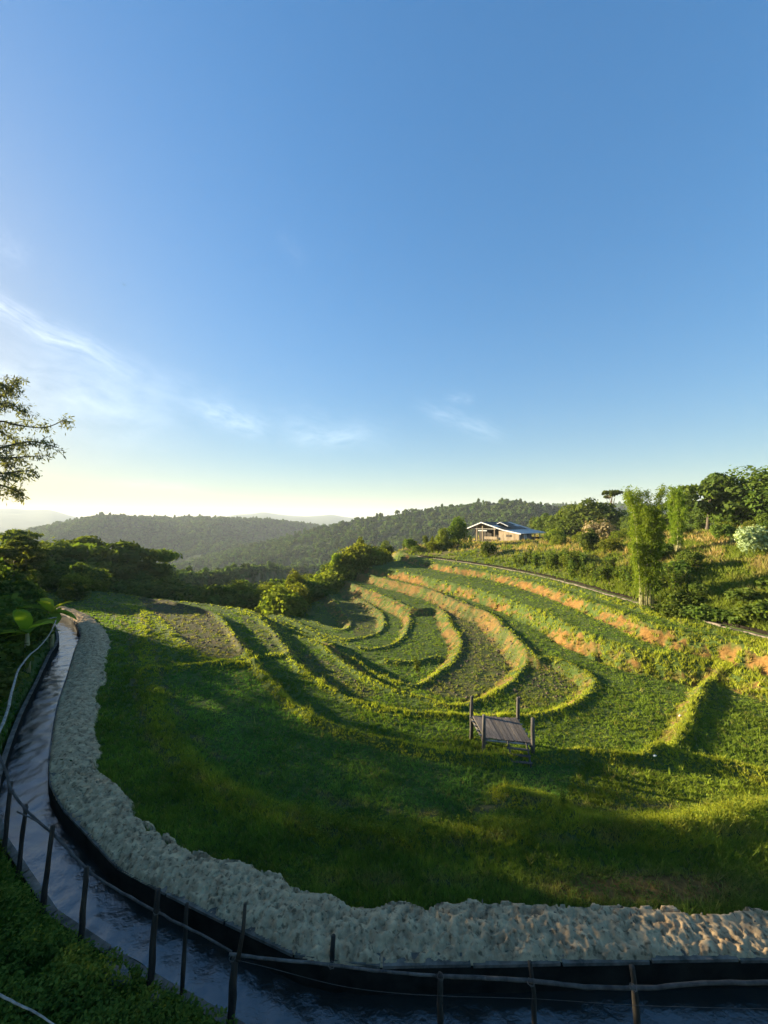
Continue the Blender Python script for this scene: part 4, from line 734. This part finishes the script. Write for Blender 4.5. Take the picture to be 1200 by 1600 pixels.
# ------------------------------------------------------------------ platform hut
def platform():
    z = h(3.2, 13.1); fl = P(757, 1186, z); fr = P(826, 1196, z)
    A_ = Vector(PY(756, 1152, fl[1] * 1.0)); 
    # deck corners from the photo at one height
    dz = z + .72; fl = Vector(P(757, 1153, dz)); fr = Vector(P(830, 1160, dz)); bl = Vector(P(738, 1118, dz)); br_ = Vector(P(808, 1122, dz)); o = empty('bamboo_platform', (fl.x, fl.y, z)); tag(o, 'raised grey wooden resting platform with four posts and a short ladder in the terraces', 'platform')
    inv = Matrix.Translation(o.location).inverted()
    def part(name, me, mat): q = link(name, me, MT[mat], o); q.matrix_parent_inverse = inv; return q
    n = 11
    for i in range(n):
        a, b = (i + .03) / n, (i + .95) / n; e0 = random.uniform(-.03, .03); e1 = random.uniform(-.03, .03)
        p = [fl.lerp(fr, a), fl.lerp(fr, b), bl.lerp(br_, b), bl.lerp(br_, a)]; dv = (bl - fl).normalized(); j = Vector((0, 0, random.uniform(0, .012))); p = [p[0] + dv * e0 + j, p[1] + dv * e0 + j, p[2] + dv * e1 + j, p[3] + dv * e1 + j]
        t = Vector((0, 0, -.035)); part('plank', MB().add([tuple(q) for q in p] + [tuple(q + t) for q in p], [(0, 1, 2, 3), (7, 6, 5, 4), (0, 4, 5, 1), (1, 5, 6, 2), (2, 6, 7, 3), (3, 7, 4, 0)]).mesh('plank'), 'plank')
    for k in range(6):
        t = k / 5; a = fl.lerp(bl, t); b = fr.lerp(br_, t); d = (b - a).normalized() * .09; part('joist', MB().tube([tuple(a - d + Vector((0, 0, -.065))), tuple(b + d + Vector((0, 0, -.065)))], .03, 6).mesh('joist'), 'pale_wood')  # pale joist ends stand in for light showing through the gaps
    for a, b in ((fl, bl), (fr, br_)): d = (b - a).normalized() * .1; part('beam', MB().tube([tuple(a - d + Vector((0, 0, -.13))), tuple(b + d + Vector((0, 0, -.13)))], .045, 7).mesh('beam'), 'old_wood')
    tops = {'fl': (fl, 1117), 'fr': (fr, 1122), 'bl': (bl, 1088), 'br': (br_, 1090)}
    for k, (c, ty) in tops.items():
        out = (c - (fl + br_) / 2); out.z = 0; out = out.normalized() * .05; b = c + out; zt = -(ty - HY) / F * b.y; zg = h(b.x, b.y) - .15; lx = random.uniform(-.03, .03)
        pth = [(b.x, b.y, zg), (b.x + .01, b.y, zg + (zt - zg) * .35), (b.x + lx, b.y + lx, zg + (zt - zg) * .7), (b.x + lx * 1.5, b.y, zt)]; part('post', MB().tube(pth, [.068, .06, .062, .055], 9, .08).mesh('post', True), 'old_wood')
    a0, b0 = Vector(P(793, 1158, dz)), Vector(P(822, 1161, dz)); dr = (fl - bl).normalized()
    legs = []
    for c, rr_ in ((a0, .028), (b0, .028)):
        bt = c + dr * .42; bt.z = h(bt.x, bt.y) - .05; tp = c + dr * .02 + Vector((0, 0, .02)); legs.append((tp, bt)); part('ladder_rail', MB().tube([tuple(tp), tuple(tp.lerp(bt, .5) + Vector((.01, 0, 0))), tuple(bt)], rr_, 7, .1).mesh('ladder_rail'), 'old_wood')
    for t in (.28, .52, .78):
        a = legs[0][0].lerp(legs[0][1], t); b = legs[1][0].lerp(legs[1][1], t); d = (b - a).normalized() * .06; q = MB().box(tuple((a + b) / 2), ((b - a).length + .12, .07, .035), math.atan2((b - a).y, (b - a).x)); part('rung', q.mesh('rung'), 'plank')
platform()

# ------------------------------------------------------------------ near fence
fence = empty('stick_fence', (-3.5, 6.2, -7.2)); tag(fence, 'rustic fence of dark stick posts and bent poles along the near canal bank', 'fence')
finv = Matrix.Translation(fence.location).inverted()
def fpart(name, me, mat): q = link(name, me, MT[mat], fence); q.matrix_parent_inverse = finv; return q
def fpost(tx, ty, bx, by, r=.035, z=None, mat='fence_wood', extra=None):
    r = r * 1.35
    zb = -7.12; b = Vector(P(bx, by, zb)); zg = h(b.x, b.y); b = Vector(P(bx, by, zg)); t = Vector(PY(tx, ty, b.y)); n = 7; pts = []
    for i in range(n):
        q = (b - Vector((0, 0, .15))).lerp(t, i / (n - 1)); s = math.sin(i / (n - 1) * 3.14); q += Vector((random.uniform(-.014, .014), random.uniform(-.014, .014), 0)) * s
        if extra: q.x += extra * s
        pts.append(tuple(q))
    fpart('post', MB().tube(pts, [r * (1.1 - .3 * i / (n - 1)) for i in range(n)], 8, .14).mesh('post', True), mat)
    return t
posts = [(17, 1222, 5, 1328, .035), (40, 1258, 27, 1368, .032), (83, 1290, 64, 1426, .034), (135, 1355, 124, 1480, .034), (247, 1390, 232, 1546, .036), (292, 1412, 284, 1548, .026), (382, 1412, 372, 1500, .028), (367, 1495, 358, 1605, .045), (521, 1462, 511, 1622, .036), (688, 1522, 686, 1640, .034), (828, 1503, 836, 1640, .026), (987, 1510, 996, 1640, .034)]
for q in posts:
    if q[0] == 382:
        Yq = 5.75; b = Vector(PY(372, 1500, Yq)); t = Vector(PY(383, 1412, Yq)); fpart('post', MB().tube([tuple(b), tuple(b.lerp(t, .5) + Vector((.02, 0, 0))), tuple(t)], [.034, .03, .022], 8, .1).mesh('post', True), 'fence_wood')
    else: fpost(*q[:5], extra=(.03 if q[0] in (987, 828) else 0))
def pole(px, r, mat='fence_wood', name='rail', n=5, taper=.5, jit=.1):
    pts = spline([PY(*p) for p in px], n); m = len(pts); pts = pts + np.random.default_rng(3).normal(0, r * .12, pts.shape)
    return fpart(name, MB().tube([tuple(p) for p in pts], [r * (1 - taper * i / m) for i in range(m)], 7, jit).mesh(name, True), mat)
pole([(-30, 1120, 9.6), (5, 1195, 9.0), (18, 1235, 8.6), (50, 1275, 8.2), (83, 1303, 7.9), (140, 1362, 7.2), (180, 1388, 6.9), (243, 1424, 6.4), (300, 1453, 6.1), (362, 1487, 5.9)], .028, 'old_wood')
pole([(358, 1490, 5.85), (420, 1498, 5.8), (520, 1508, 5.7), (600, 1518, 5.6), (690, 1525, 5.5), (760, 1529, 5.4)], .02, 'old_wood', taper=.2)
pole([(680, 1524, 5.5), (780, 1529, 5.4), (850, 1535, 5.4), (930, 1543, 5.4), (1010, 1543, 5.4), (1100, 1536, 5.4), (1220, 1535, 5.4), (1400, 1530, 5.4)], .022, 'old_wood', taper=-.2)
pole([(27, 1268, 8.2), (60, 1285, 8.0), (98, 1315, 7.8), (112, 1335, 7.7)], .014, 'old_wood')
pole([(370, 1500, 5.7), (420, 1512, 5.7), (520, 1538, 5.65), (600, 1550, 5.5), (690, 1556, 5.4), (840, 1561, 5.4), (1000, 1571, 5.4), (1250, 1578, 5.4)], .0028, 'old_wood', 'wire', taper=0, jit=0)
for (x_, y_, Y_) in ((18, 1236, 8.55), (40, 1263, 8.3), (84, 1304, 7.85), (136, 1358, 7.2), (245, 1425, 6.35), (363, 1497, 5.8), (518, 1508, 5.65), (688, 1526, 5.45), (829, 1535, 5.35), (989, 1543, 5.35)):
    c_ = Vector(PY(x_, y_, Y_)); vs_ = [tuple(c_ + Vector((math.cos(a_ * .9) * .046, math.sin(a_ * .9) * .046, (a_ % 3 - 1) * .012))) for a_ in range(15)]; fpart('rope_tie', MB().tube(vs_, .004, 5).mesh('rope_tie'), 'old_wood')
# long bleached branches further up the left bank
pole([(-20, 1180, 10.5), (0, 1140, 11.5), (12, 1110, 12.3), (20, 1075, 14), (30, 1045, 15.5), (45, 1025, 17), (62, 1010, 18.5), (78, 990, 20), (88, 968, 22)], .045, 'pale_wood', taper=.5)
pole([(44, 985, 21), (58, 973, 22), (80, 966, 23), (104, 963, 25)], .035, 'pale_wood', taper=.4)
pole([(-5, 1552, 4.2), (30, 1570, 4.15), (60, 1585, 4.1), (100, 1612, 4.05)], .012, 'pale_wood', 'stick')
# rock and soil lump on the near bank
def rock(x, y, s, label, seed, mat='rock', sq=.6):
    X, Y, _ = P(x, y, -7.1); z = h(X, Y); import bmesh; bm = bmesh.new(); bmesh.ops.create_icosphere(bm, subdivisions=3, radius=1)
    for v in bm.verts: n = .75 + .5 * float(fbm(np.array([v.co.x * 1.7 + seed]), np.array([v.co.y * 1.7 + v.co.z * 1.9]), seed)[0]); v.co = v.co * n; v.co.z *= sq
    me = bpy.data.meshes.new('rock'); bm.to_mesh(me); bm.free(); o = link('rock', me, MT[mat]); o.location = (X, Y, z + s * .05); o.scale = (s, s * .7, s); o.rotation_euler.z = seed; tag(o, label, 'rock')
rock(178, 1520, .27, 'largest grey rock half buried in weeds on the near canal bank', 3); rock(236, 1550, .16, 'small pale stone at the foot of a fence post on the near bank', 5); rock(165, 1500, .13, 'smaller grey stone behind the largest rock on the near bank', 8)
me = MB().tube([(0, 0, 0), (.05, 0, .01), (.16, 0, .015), (.2, 0, .01)], [.012, .035, .035, .014], 8).mesh('plastic_bottle', True); o = link('plastic_bottle', me, MT['white']); q = P(1026, 1188, -7.35); o.location = (q[0], q[1], h(q[0], q[1]) + .12); o.rotation_euler = (0, R(35), R(130)); tag(o, 'small white discarded bottle lying on the bund right of the platform', 'bottle')
me = MB().tube([(0, 0, 0), (.05, .01, .01), (.12, 0, .015)], [.02, .04, .02], 7).mesh('litter'); o = link('litter', me, MT['white']); q = P(1061, 1127, -7.8); o.location = (q[0], q[1], h(q[0], q[1]) + .1); tag(o, 'tiny white scrap of litter beside the upright bund on the right', 'litter')
# bird, a speck high on the left of the sky
q = PY(194, 445, 90); bm_ = MB().add([(0, -.35, 0), (0, .3, 0), (.1, 0, .02), (-.1, 0, .02), (0, 0, -.1), (.75, -.1, .22), (.35, .15, .12), (-.75, -.1, .22), (-.35, .15, .12), (.1, .55, 0), (-.1, .55, 0)], [(0, 2, 4), (0, 4, 3), (1, 4, 2), (1, 3, 4), (0, 3, 2), (1, 2, 3), (2, 5, 6), (3, 8, 7), (1, 9, 10)]).mesh('bird'); o = link('bird', bm_, MT['leaf_dark']); o.location = q; o.rotation_euler = (.4, 0, 1.2); tag(o, 'tiny dark bird high in the left part of the sky', 'bird')

# ------------------------------------------------------------------ banana plants
def banana(x, y, Y, label, s=1.0, seed=1, nl=6):
    random.seed(seed); X = (x - 600) / F * Y; zb = h(X, Y); zt = -(y - HY) / F * Y; o = empty('banana_plant', (X, Y, zb)); tag(o, label, 'banana plant'); ht = max(.4, zt - zb)
    link('stem', MB().tube([(0, 0, -.1), (.02, 0, ht * .5), (.0, .02, ht)], [.09 * s, .07 * s, .04 * s], 9).mesh('stem', True), MT['pale_bark'], o)
    for i in range(nl):
        a = i * 2.4 + random.uniform(-.3, .3); L_ = s * random.uniform(.9, 1.4); w = .2 * s; el = random.uniform(.7, 1.3) if i < 3 else random.uniform(-.1, .7); vs = []; fs = []; n = 9; p = Vector((0, 0, ht)); dv = Vector((math.cos(a) * math.cos(el), math.sin(a) * math.cos(el), math.sin(el)))
        sd = Vector((-math.sin(a), math.cos(a), 0))
        for k in range(n):
            t = k / (n - 1); ww = w * (math.sin(min(1, t * 1.15 + .0) * 3.14) ** .6 if t > .12 else .08) * random.uniform(.85, 1.05); vs += [tuple(p - sd * ww + Vector((0, 0, ww * .35))), tuple(p), tuple(p + sd * ww + Vector((0, 0, ww * .35)))]; p = p + dv * L_ / n; dv = (dv + Vector((0, 0, -.13))).normalized()
        for k in range(n - 1):
            for c in (0, 1): fs.append((k * 3 + c, k * 3 + c + 1, k * 3 + c + 4, k * 3 + c + 3))
        me = MB().add(vs, fs).mesh('leaf', True); at = me.attributes.new('var', 'FLOAT', 'POINT'); at.data.foreach_set('value', np.full(len(vs), random.uniform(.3, .9), np.float32)); link('leaf', me, MT['banana_leaf'], o)
banana(42, 990, 19.5, 'young banana plant with bright yellow-green leaves left of the canal', 1.75, 2, 8)
banana(80, 958, 24, 'broad-leaved dark green plant where the canal disappears into shrubs', 1.7, 5, 10)

# ------------------------------------------------------------------ left edge feathery tree
def feather_tree():
    r = np.random.default_rng(77); base = Vector((-17.5, 14.0, h(-17.5, 14.0))); o = empty('feathery_tree', tuple(base)); tag(o, 'tall feathery-leaved tree reaching into the frame from the left edge', 'tree'); inv = Matrix.Translation(base).inverted()
    m = MB(); top = Vector((-16.5, 14, 7.0)); m.tube([tuple(base), (-17.3, 14, -3), (-16.9, 14, 2), tuple(top)], [.26, .2, .14, .05], 9, .05); C = []; 
    br = [[(-70, 640), (0, 620), (20, 600), (26, 590)], [(-70, 700), (-10, 660), (30, 665), (70, 668), (104, 655)], [(-70, 720), (0, 700), (50, 690), (92, 700)], [(-80, 760), (-20, 720), (20, 715), (75, 712)], [(-80, 780), (-20, 745), (20, 738), (50, 735)], [(-80, 790), (-10, 760), (20, 765), (38, 775)], [(-80, 680), (-20, 640), (15, 630), (40, 650)], [(-160, 640), (-120, 600), (-90, 620), (-70, 660)], [(-160, 740), (-120, 720), (-90, 740), (-70, 780)], [(-80, 660), (-30, 625), (0, 600), (12, 612)], [(-80, 650), (-20, 668), (10, 680), (35, 700)], [(-80, 700), (-30, 690), (5, 720), (28, 745)]]
    for bi, b in enumerate(br):
        Yb = 13 + r.uniform(-.8, 1.2); pts = spline([PY(x, y, Yb + .15 * i) for i, (x, y) in enumerate(b)], 5); m.tube([tuple(p) for p in pts], [.04 * (1 - .85 * i / len(pts)) + .004 for i in range(len(pts))], 5, .1)
        m.tube([tuple(pts[0]), ((pts[0][0] - 16.9) / 2, 14, pts[0][2] - .8), (-17.0, 14, min(6.5, pts[0][2] - 1.2))], [.04, .06, .09], 5)
        for k in range(26):
            t = .15 + .85 * r.random(); i = min(len(pts) - 2, int(t * (len(pts) - 1))); s = Vector(pts[i]).lerp(Vector(pts[i + 1]), r.random()); d = Vector((r.normal(.25, .5), r.normal(0, .5), r.normal(-.1, .45))).normalized(); L_ = r.uniform(.25, .7) * (1.1 - .5 * t); e = s + d * L_ + Vector((0, 0, -.12 * L_)); m.tube([tuple(s), tuple(s.lerp(e, .5) + Vector((0, 0, .04))), tuple(e)], [.008, .006, .003], 3)
            nl = 19; tt = r.random(nl); c = np.array(s)[None] * (1 - tt[:, None]) + np.array(e)[None] * tt[:, None] + r.normal(0, .065, (nl, 3)); C.append(c)
    C = np.concatenate(C); n = len(C); d = r.normal(0, 1, (n, 3)); d[:, 2] -= .9; d /= np.linalg.norm(d, axis=1)[:, None]; s = np.cross(d, r.normal(0, 1, (n, 3))); s /= np.linalg.norm(s, axis=1)[:, None]; L_ = .13 * (.6 + .8 * r.random(n))[:, None]
    v = np.stack([C, C + d * L_ * .5 + s * L_ * .14, C + d * L_, C + d * L_ * .5 - s * L_ * .14], 1).reshape(-1, 3)
    for nm, me, mt in (('trunk', m.mesh('trunk', True), 'bark'), ('crown', fast_mesh('crown', v, np.arange(4 * n).reshape(n, 4), False, {'var': ('FLOAT', np.repeat(r.random(n), 4))}), 'feather_leaf')):
        q = link(nm, me, MT[mt], o); q.matrix_parent_inverse = inv
feather_tree()

# ------------------------------------------------------------------ trees
random.seed(11)
T_ = [  # left tree line beyond the terrace edge
    ('dark_b', 20, 44, 832, 1.0, 'spreading dark tree nearest the left edge in the far tree line'), ('dark_a', 45, 52, 838, 1.0, 'round dark tree second from the left in the far tree line'), ('sparse', 52, 60, 824, .9, 'thin open-crowned tree rising above the left tree line'),
    ('broad_b', 100, 58, 838, 1.1, 'leafy tree below the pale mountains in the left tree line'), ('sparse', 112, 62, 835, 1.0, 'bare-limbed tree above its neighbours in the left tree line'), ('dark_a', 125, 55, 868, 1.2, 'dark bushy tree in the middle of the left tree line'), ('broad_c', 142, 60, 843, 1.0, 'wide flat-crowned tree left of the pair of tall trees'),
    ('dark_b', 160, 58, 841, 1.05, 'tall dark tree with layered crown, left of the pair'), ('broad_a', 178, 60, 868, 1.1, 'rounded tree between the layered tree and the valley'), ('dark_a', 150, 52, 885, 1.2, 'low dark tree in front of the left tree line'), ('dark_b', 208, 62, 852, .9, 'left of the two tall trees where the tree line drops'),
    ('sparse', 228, 62, 855, .95, 'right of the two tall trees where the tree line drops'), ('dark_a', 205, 54, 893, 1.2, 'dark tree low under the two tall trees'), ('broad_a', 262, 60, 900, 1.2, 'rounded tree at the lower right end of the left tree line'), ('dark_a', 285, 58, 906, 1.2, 'low tree with dark crown above the lit terrace edge'), ('dark_a', 245, 50, 900, 1.3, 'dark bush-like tree directly above the lit terrace edge'),
    ('dark_a', 90, 46, 880, 1.2, 'dense dark tree below the leafy one on the left slope'), ('broad_a', 60, 42, 885, 1.1, 'dense tree above the canal end on the left slope'), ('dark_a', 318, 62, 913, 1.3, 'tree at the bottom of the valley gap'), ('broad_b', 345, 70, 910, 1.3, 'tree in the valley gap right of the tree line'), ('dark_a', 375, 72, 905, 1.4, 'dark tree in the valley left of the lit thicket'),
    # centre
    ('slim', 562, 66, 836, 1.0, 'tall narrow tree behind the short bamboo clump'), ('broad_a', 602, 76, 841, .8, 'round dark tree standing alone between thicket and farmhouse'), ('broad_b', 585, 74, 850, .7, 'small tree left of the lone round one'), ('slim', 545, 68, 862, .9, 'slender tree half hidden behind the bamboo at the terrace end'),
    ('broad_b', 716, 66, 803, .95, 'tall leafy tree immediately left of the farmhouse'), ('broad_d', 690, 66, 822, .9, 'yellow-green tree left of the tall leafy tree by the farmhouse'), ('slim', 676, 68, 836, 1.0, 'slim pale tree at the left end of the farmhouse trees'), ('broad_b', 665, 76, 842, .9, 'small tree left of the farmhouse tree group'), ('slim', 735, 70, 835, .8, 'short bushy tree against the farmhouse porch'),
    # right of the house
    ('dark_a', 855, 95, 800, .9, 'dark tree just right of the farmhouse roof'), ('broad_b', 835, 105, 806, .8, 'dull green tree behind the farmhouse lean-to'), ('dark_a', 880, 85, 797, 1.0, 'dense dark tree right of the farmhouse, second from the roof'), ('broad_a', 905, 80, 782, 1.1, 'large rounded tree midway between farmhouse and bamboo'), ('dark_a', 930, 78, 776, 1.1, 'highest dark tree between farmhouse and bamboo'), ('broad_a', 962, 76, 792, 1.0, 'rounded tree close to the left of the tall bamboo'),
    ('dark_a', 985, 72, 800, 1.0, 'dark tree behind the left side of the tall bamboo'), ('umbrella', 956, 82, 763, .8, 'lone tiny umbrella-shaped tree against the sky'), ('broad_c', 870, 80, 822, 1.0, 'low spreading tree in front of the dark farmhouse trees'), ('dark_a', 1040, 62, 798, 1.0, 'dark tree between the two bamboo clumps'),
    ('dark_a', 1078, 58, 790, .9, 'dark tree right of the smaller bamboo'), ('dark_b', 1105, 46, 737, 1.0, 'tall layered tree with reddish tinge right of bamboo'), ('broad_b', 1132, 46, 742, 1.0, 'upright leafy tree second from the right edge group'), ('dark_a', 1118, 50, 770, 1.2, 'dense dark tree under the layered one at right'), ('broad_a', 1160, 44, 738, 1.0, 'full round tree left of the tallest right-edge tree'),
    ('broad_b', 1190, 42, 720, 1.25, 'tallest leafy tree at the right edge'), ('broad_a', 1175, 44, 770, 1.2, 'low full tree under the tallest right-edge tree'), ('broad_b', 1240, 40, 725, 1.1, 'leafy tree cut by the right edge'), ('dark_a', 1145, 48, 790, 1.2, 'low dark tree filling the gap in the right-edge group')]
for k_, x, Y, top, w_, lab in T_: tree(k_, x, Y, top, w_, lab, 'trees round the terraces')
rt = np.random.default_rng(31)
for i in range(22):
    x = 335 + 235 * (i + rt.random()) / 22; Yt = rt.uniform(50, 62) + (8 if x > 480 else 0); top = np.interp(x, [330, 400, 450, 500, 540, 570], [916, 902, 889, 878, 870, 860]) + rt.uniform(-4, 22)
    tree(['broad_d', 'broad_c', 'broad_a', 'slim'][i % 4], x, Yt, top, rt.uniform(.95, 1.3), ['bright yellow-green', 'flat-crowned', 'rounded green', 'slender yellow-green'][i % 4] + ' small tree in the ' + ['leftmost', 'left', 'middle', 'right', 'rightmost', 'rightmost'][min(5, i // 4)] + ' part of the sunlit thicket', 'small trees in the sunlit thicket')
# trees left of the frame that shade the near field
for i, (X, Y, ht, k_) in enumerate([(-25.5, 27, 4.6, 'airy'), (-32.5, 23, 11, 'airy_tall'), (-28, 20, 10, 'airy'), (-25, 16.5, 10, 'airy'), (-31, 17, 12, 'airy'), (-21, 12, 10, 'airy_tall'), (-24, 12, 12, 'airy'), (-17, 8, 10, 'airy'), (-22, 6, 12, 'airy'), (-14, 3.5, 9, 'airy'), (-19, 0, 11, 'airy'), (-31, 30, 5.5, 'airy'), (-34, 26, 9, 'airy'), (-35, 33, 6, 'airy'), (-29, 14, 13, 'airy_tall'), (-33, 19, 13, 'airy'), (-28.5, 31, 5, 'airy'), (-33, 28, 11, 'airy'), (-30, 25, 10.5, 'airy'), (-40, 30, 12, 'airy'), (-38, 25, 12, 'airy'), (-42, 21, 14, 'airy'), (-36, 15, 13, 'airy'), (-30, 9, 13, 'airy_tall'), (-38, 35, 9, 'airy'), (-46, 34, 13, 'airy_tall'), (-27, 4, 12, 'airy'), (-40, 10, 14, 'airy')]):
    X -= 3.5 if Y > 10 and ht > 6 else (1.5 if ht < 6 else 0); z = h(X, Y); c, t, hh = TREE[k_]; s = ht / hh; o = empty('tree', (X, Y, z - .1), i * 1.3); tag(o, 'dark tree of the shady grove left of the canal', 'tree', 'grove left of the canal'); link('trunk', t, None, o); link('crown', c, None, o); o.scale = (s * .8, s * .8, s)
# ------------------------------------------------------------------ shrubs
def shrub_px(kind, x, y, Y, s, label, group=None, sz=None): return shrub(kind, (x - 600) / F * Y, Y, s, label, group, sz=sz)
r = np.random.default_rng(12); G = 'bushes of the thicket beyond the terraces'
for i in range(240):                          # thicket on the falling slope, centre
    x = r.uniform(330, 600); Y = r.uniform(44, 66); 
    if x > 470 and Y < 56 + (x - 470) * .03: Y += 12
    X = (x - 600) / F * Y; e = float(HS(np.array([X]), np.array([Y]))[8][0])
    if e < 1.2: continue
    shrub(['bush_a', 'bush_c', 'bush_b', 'bush_a', 'bush_flower' if r.random() < .15 else 'bush_c'][i % 5], X, Y, r.uniform(.7, 1.3) if x < 430 else r.uniform(1.0, 2.1), ('cream-flecked' if i % 5 == 4 else ['yellow-green', 'spreading lime-green', 'darker green', 'yellow-green', 'spreading lime-green'][i % 5]) + ' bush in the ' + ('left' if x < 420 else 'middle' if x < 510 else 'right') + ' part of the sunlit thicket, ' + ('near the terrace edge' if Y < 54 else 'further down the slope'), G)
for i in range(60):                          # dark scrub at the left end
    x = r.uniform(-60, 330); Y = r.uniform(44, 60); X = (x - 600) / F * Y; e = float(HS(np.array([X]), np.array([Y]))[8][0])
    if e < .8: continue
    shrub(['bush_d', 'bush_b', 'bush_d'][i % 3], X, Y, r.uniform(.8, 1.3) if x > 170 else r.uniform(1.1, 1.9), ['dark', 'mid-green', 'dark'][i % 3] + ' bush in the ' + ('far left' if x < 60 else 'middle' if x < 200 else 'right') + ' part of the scrub below the left tree line', 'bushes below the left tree line')
for i in range(46):                          # shrubs left of the canal
    Y = r.uniform(15, 38); x = r.uniform(-120, 100 - (38 - Y) * 3.6); X = (x - 600) / F * Y; off_ = float(HS(np.array([X]), np.array([Y]))[7][0])
    if off_ < CW + 1.2: continue
    shrub(['bush_d', 'bush_b', 'bush_d', 'bush_big'][i % 4], X, Y, r.uniform(.8, 1.5), 'dark leafy shrub crowding the left side of the canal', 'shrubs left of the canal')
for x, Y, s in [(118, 42, 1.0), (135, 44, 1.3), (112, 38, .9)]: shrub('bush_d' if s < 1 else 'bush_a', (x - 600) / F * Y, Y, s, 'rounded bush catching sunlight at the left end of the terraces', 'sunlit bushes at the left terrace end')
for i in range(34):                          # between terraces and house
    x = r.uniform(625, 870); Y = r.uniform(60, 74); X = (x - 600) / F * Y; d = HS(np.array([X]), np.array([Y])); 
    if d[6][0] < 1.0 or (725 < x < 860 and Y > 58): continue
    shrub(['bush_a', 'bush_b', 'bush_c'][i % 3], X, Y, r.uniform(.6, 1.15), 'green bush on the slope below the farmhouse', 'bushes below the farmhouse')
shrub_px('bush_d', 766, 0, 55, .8, 'dark bush directly in front of the farmhouse', sz=.95)
n = 0
for i in range(150):                         # hillside scrub, right
    x = r.uniform(860, 1330); Y = r.uniform(19, 62); X = (x - 600) / F * Y; d = HS(np.array([X]), np.array([Y])); u = d[6][0]
    if u < .9 or u > 30: continue
    near = u < 4; 
    if not near and r.random() < .66: continue
    shrub('bush_big' if near and r.random() < .6 else ['bush_a', 'bush_b', 'bush_c'][i % 3], X, Y, r.uniform(.45, .85) if near else r.uniform(.45, 1.0), 'leafy green shrub beside the hillside channel' if near else ['yellow-green', 'mid-green', 'spreading yellow-green'][i % 3] + ' bush on the rough hillside, ' + ('left of the tall bamboo' if x < 985 else 'between bamboo and right edge' if x < 1120 else 'near the right edge') + (', high on the slope' if u > 12 else ', low on the slope'), 'shrubs beside the hillside channel' if near else 'bushes on the right hillside')
for x, Y, s in [(1035, 24.8, .6), (1060, 24, .62), (1085, 23.4, .6), (1110, 22.8, .62), (1145, 21.9, .6), (1175, 21.4, .66), (1200, 21, .6), (1160, 23.2, .62)]: shrub('bush_big', (x - 600) / F * Y, Y, s, 'large-leaved dark green shrub in the row along the channel at right', 'row of large-leaved shrubs along the channel', sz=s * .9)['label'] = {1035: 'large-leaved dark shrub just right of the tall bamboo foot, above the channel', 1060: 'second large-leaved dark shrub right of the tall bamboo, above the channel', 1085: 'third large-leaved dark shrub right of the tall bamboo, above the channel', 1110: 'fourth large-leaved dark shrub right of the tall bamboo, above the channel', 1145: 'large-leaved dark shrub in the channel row, left of the two at the right edge', 1175: 'large-leaved dark shrub in the channel row, next to the rightmost one', 1200: 'rightmost large-leaved dark shrub of the channel row, cut by the right edge', 1160: 'large-leaved dark shrub set back behind the right end of the channel row'}[x]
shrub_px('bush_pale', 1176, 0, 30, .72, 'shrub with large pale silvery leaves near the right edge', sz=.85)
shrub_px('bush_flower', 942, 0, 52, 1.0, 'cream-blossomed bushy tree left of the tall bamboo', sz=.95)
shrub_px('bush_d', 918, 0, 44, .7, 'dark small bush below the cream-blossomed one', sz=1.3)
# cassava-like row of thin stemmed plants along the channel
def stem_plant_mesh(seed):
    r = np.random.default_rng(seed); m = MB(); C = []
    for k in range(4):
        a = r.uniform(0, 6.28); e = Vector((math.cos(a) * .2, math.sin(a) * .2, r.uniform(1.0, 1.5))); m.tube([(0, 0, 0), (e.x * .4, e.y * .4, e.z * .5), tuple(e)], [.018, .014, .008], 4)
        t = .2 + .8 * r.random(60); C.append(np.array(e)[None] * t[:, None] + r.normal(0, .1, (60, 3)) * np.array([1, 1, .5]))
    C = np.concatenate(C); v, f = leaves(C, np.tile([0, -.3, .8], (len(C), 1)), .10, .4, .6, r); fm = fast_mesh('leaves', v, f, False, {'var': ('FLOAT', np.repeat(r.random(len(C)), 4))}); fm.materials.append(MT['leaf']); sm = m.mesh('stems'); sm.materials.append(MT['bark']); return fm, sm
SP = [stem_plant_mesh(i) for i in range(3)]
for i in range(70):
    Yp = r.uniform(26, 48); c = CH[np.argmin(np.abs(CH[:, 1] - Yp))]; X = c[0] + r.uniform(1.0, 3.6); o = empty('stem_plant', (X, Yp, h(X, Yp) - .03), r.uniform(0, 6.28)); s = r.uniform(.75, 1.15); o.scale = (s, s, s); tag(o, 'upright thin-stemmed leafy crop plant beside the hillside channel', 'plant', 'crop plants beside the hillside channel'); link('leaves', SP[i % 3][0], None, o); link('stems', SP[i % 3][1], None, o)
for i, (x, y, z, s) in enumerate([(652, 1050, -9.0, .75), (880, 1268, -7.45, .3)]):
    q = P(x, y, z); o = empty('weed_plant', (q[0], q[1], h(q[0], q[1]))); o.scale = (s, s, s); tag(o, ['tall pale weed growing on the bund in the middle of the terraces', 'small weed in the dark field below the platform'][i], 'weed'); link('leaves', SP[i][0], None, o); link('stems', SP[i][1], None, o)

# ------------------------------------------------------------------ haze
if HAZE_DENSITY:
    m, nt, N, L = new_mat('haze'); out = N('ShaderNodeOutputMaterial'); v = N('ShaderNodeVolumePrincipled'); v.inputs['Density'].default_value = HAZE_DENSITY; v.inputs['Color'].default_value = (.78, .89, 1.0, 1); v.inputs['Anisotropy'].default_value = .05; L(v.outputs[0], out.inputs['Volume'])
    o = link('haze', MB().box((0, 2700, 35), (12600, 8600, 234)).mesh('haze'), m); tag(o, kind='stuff')
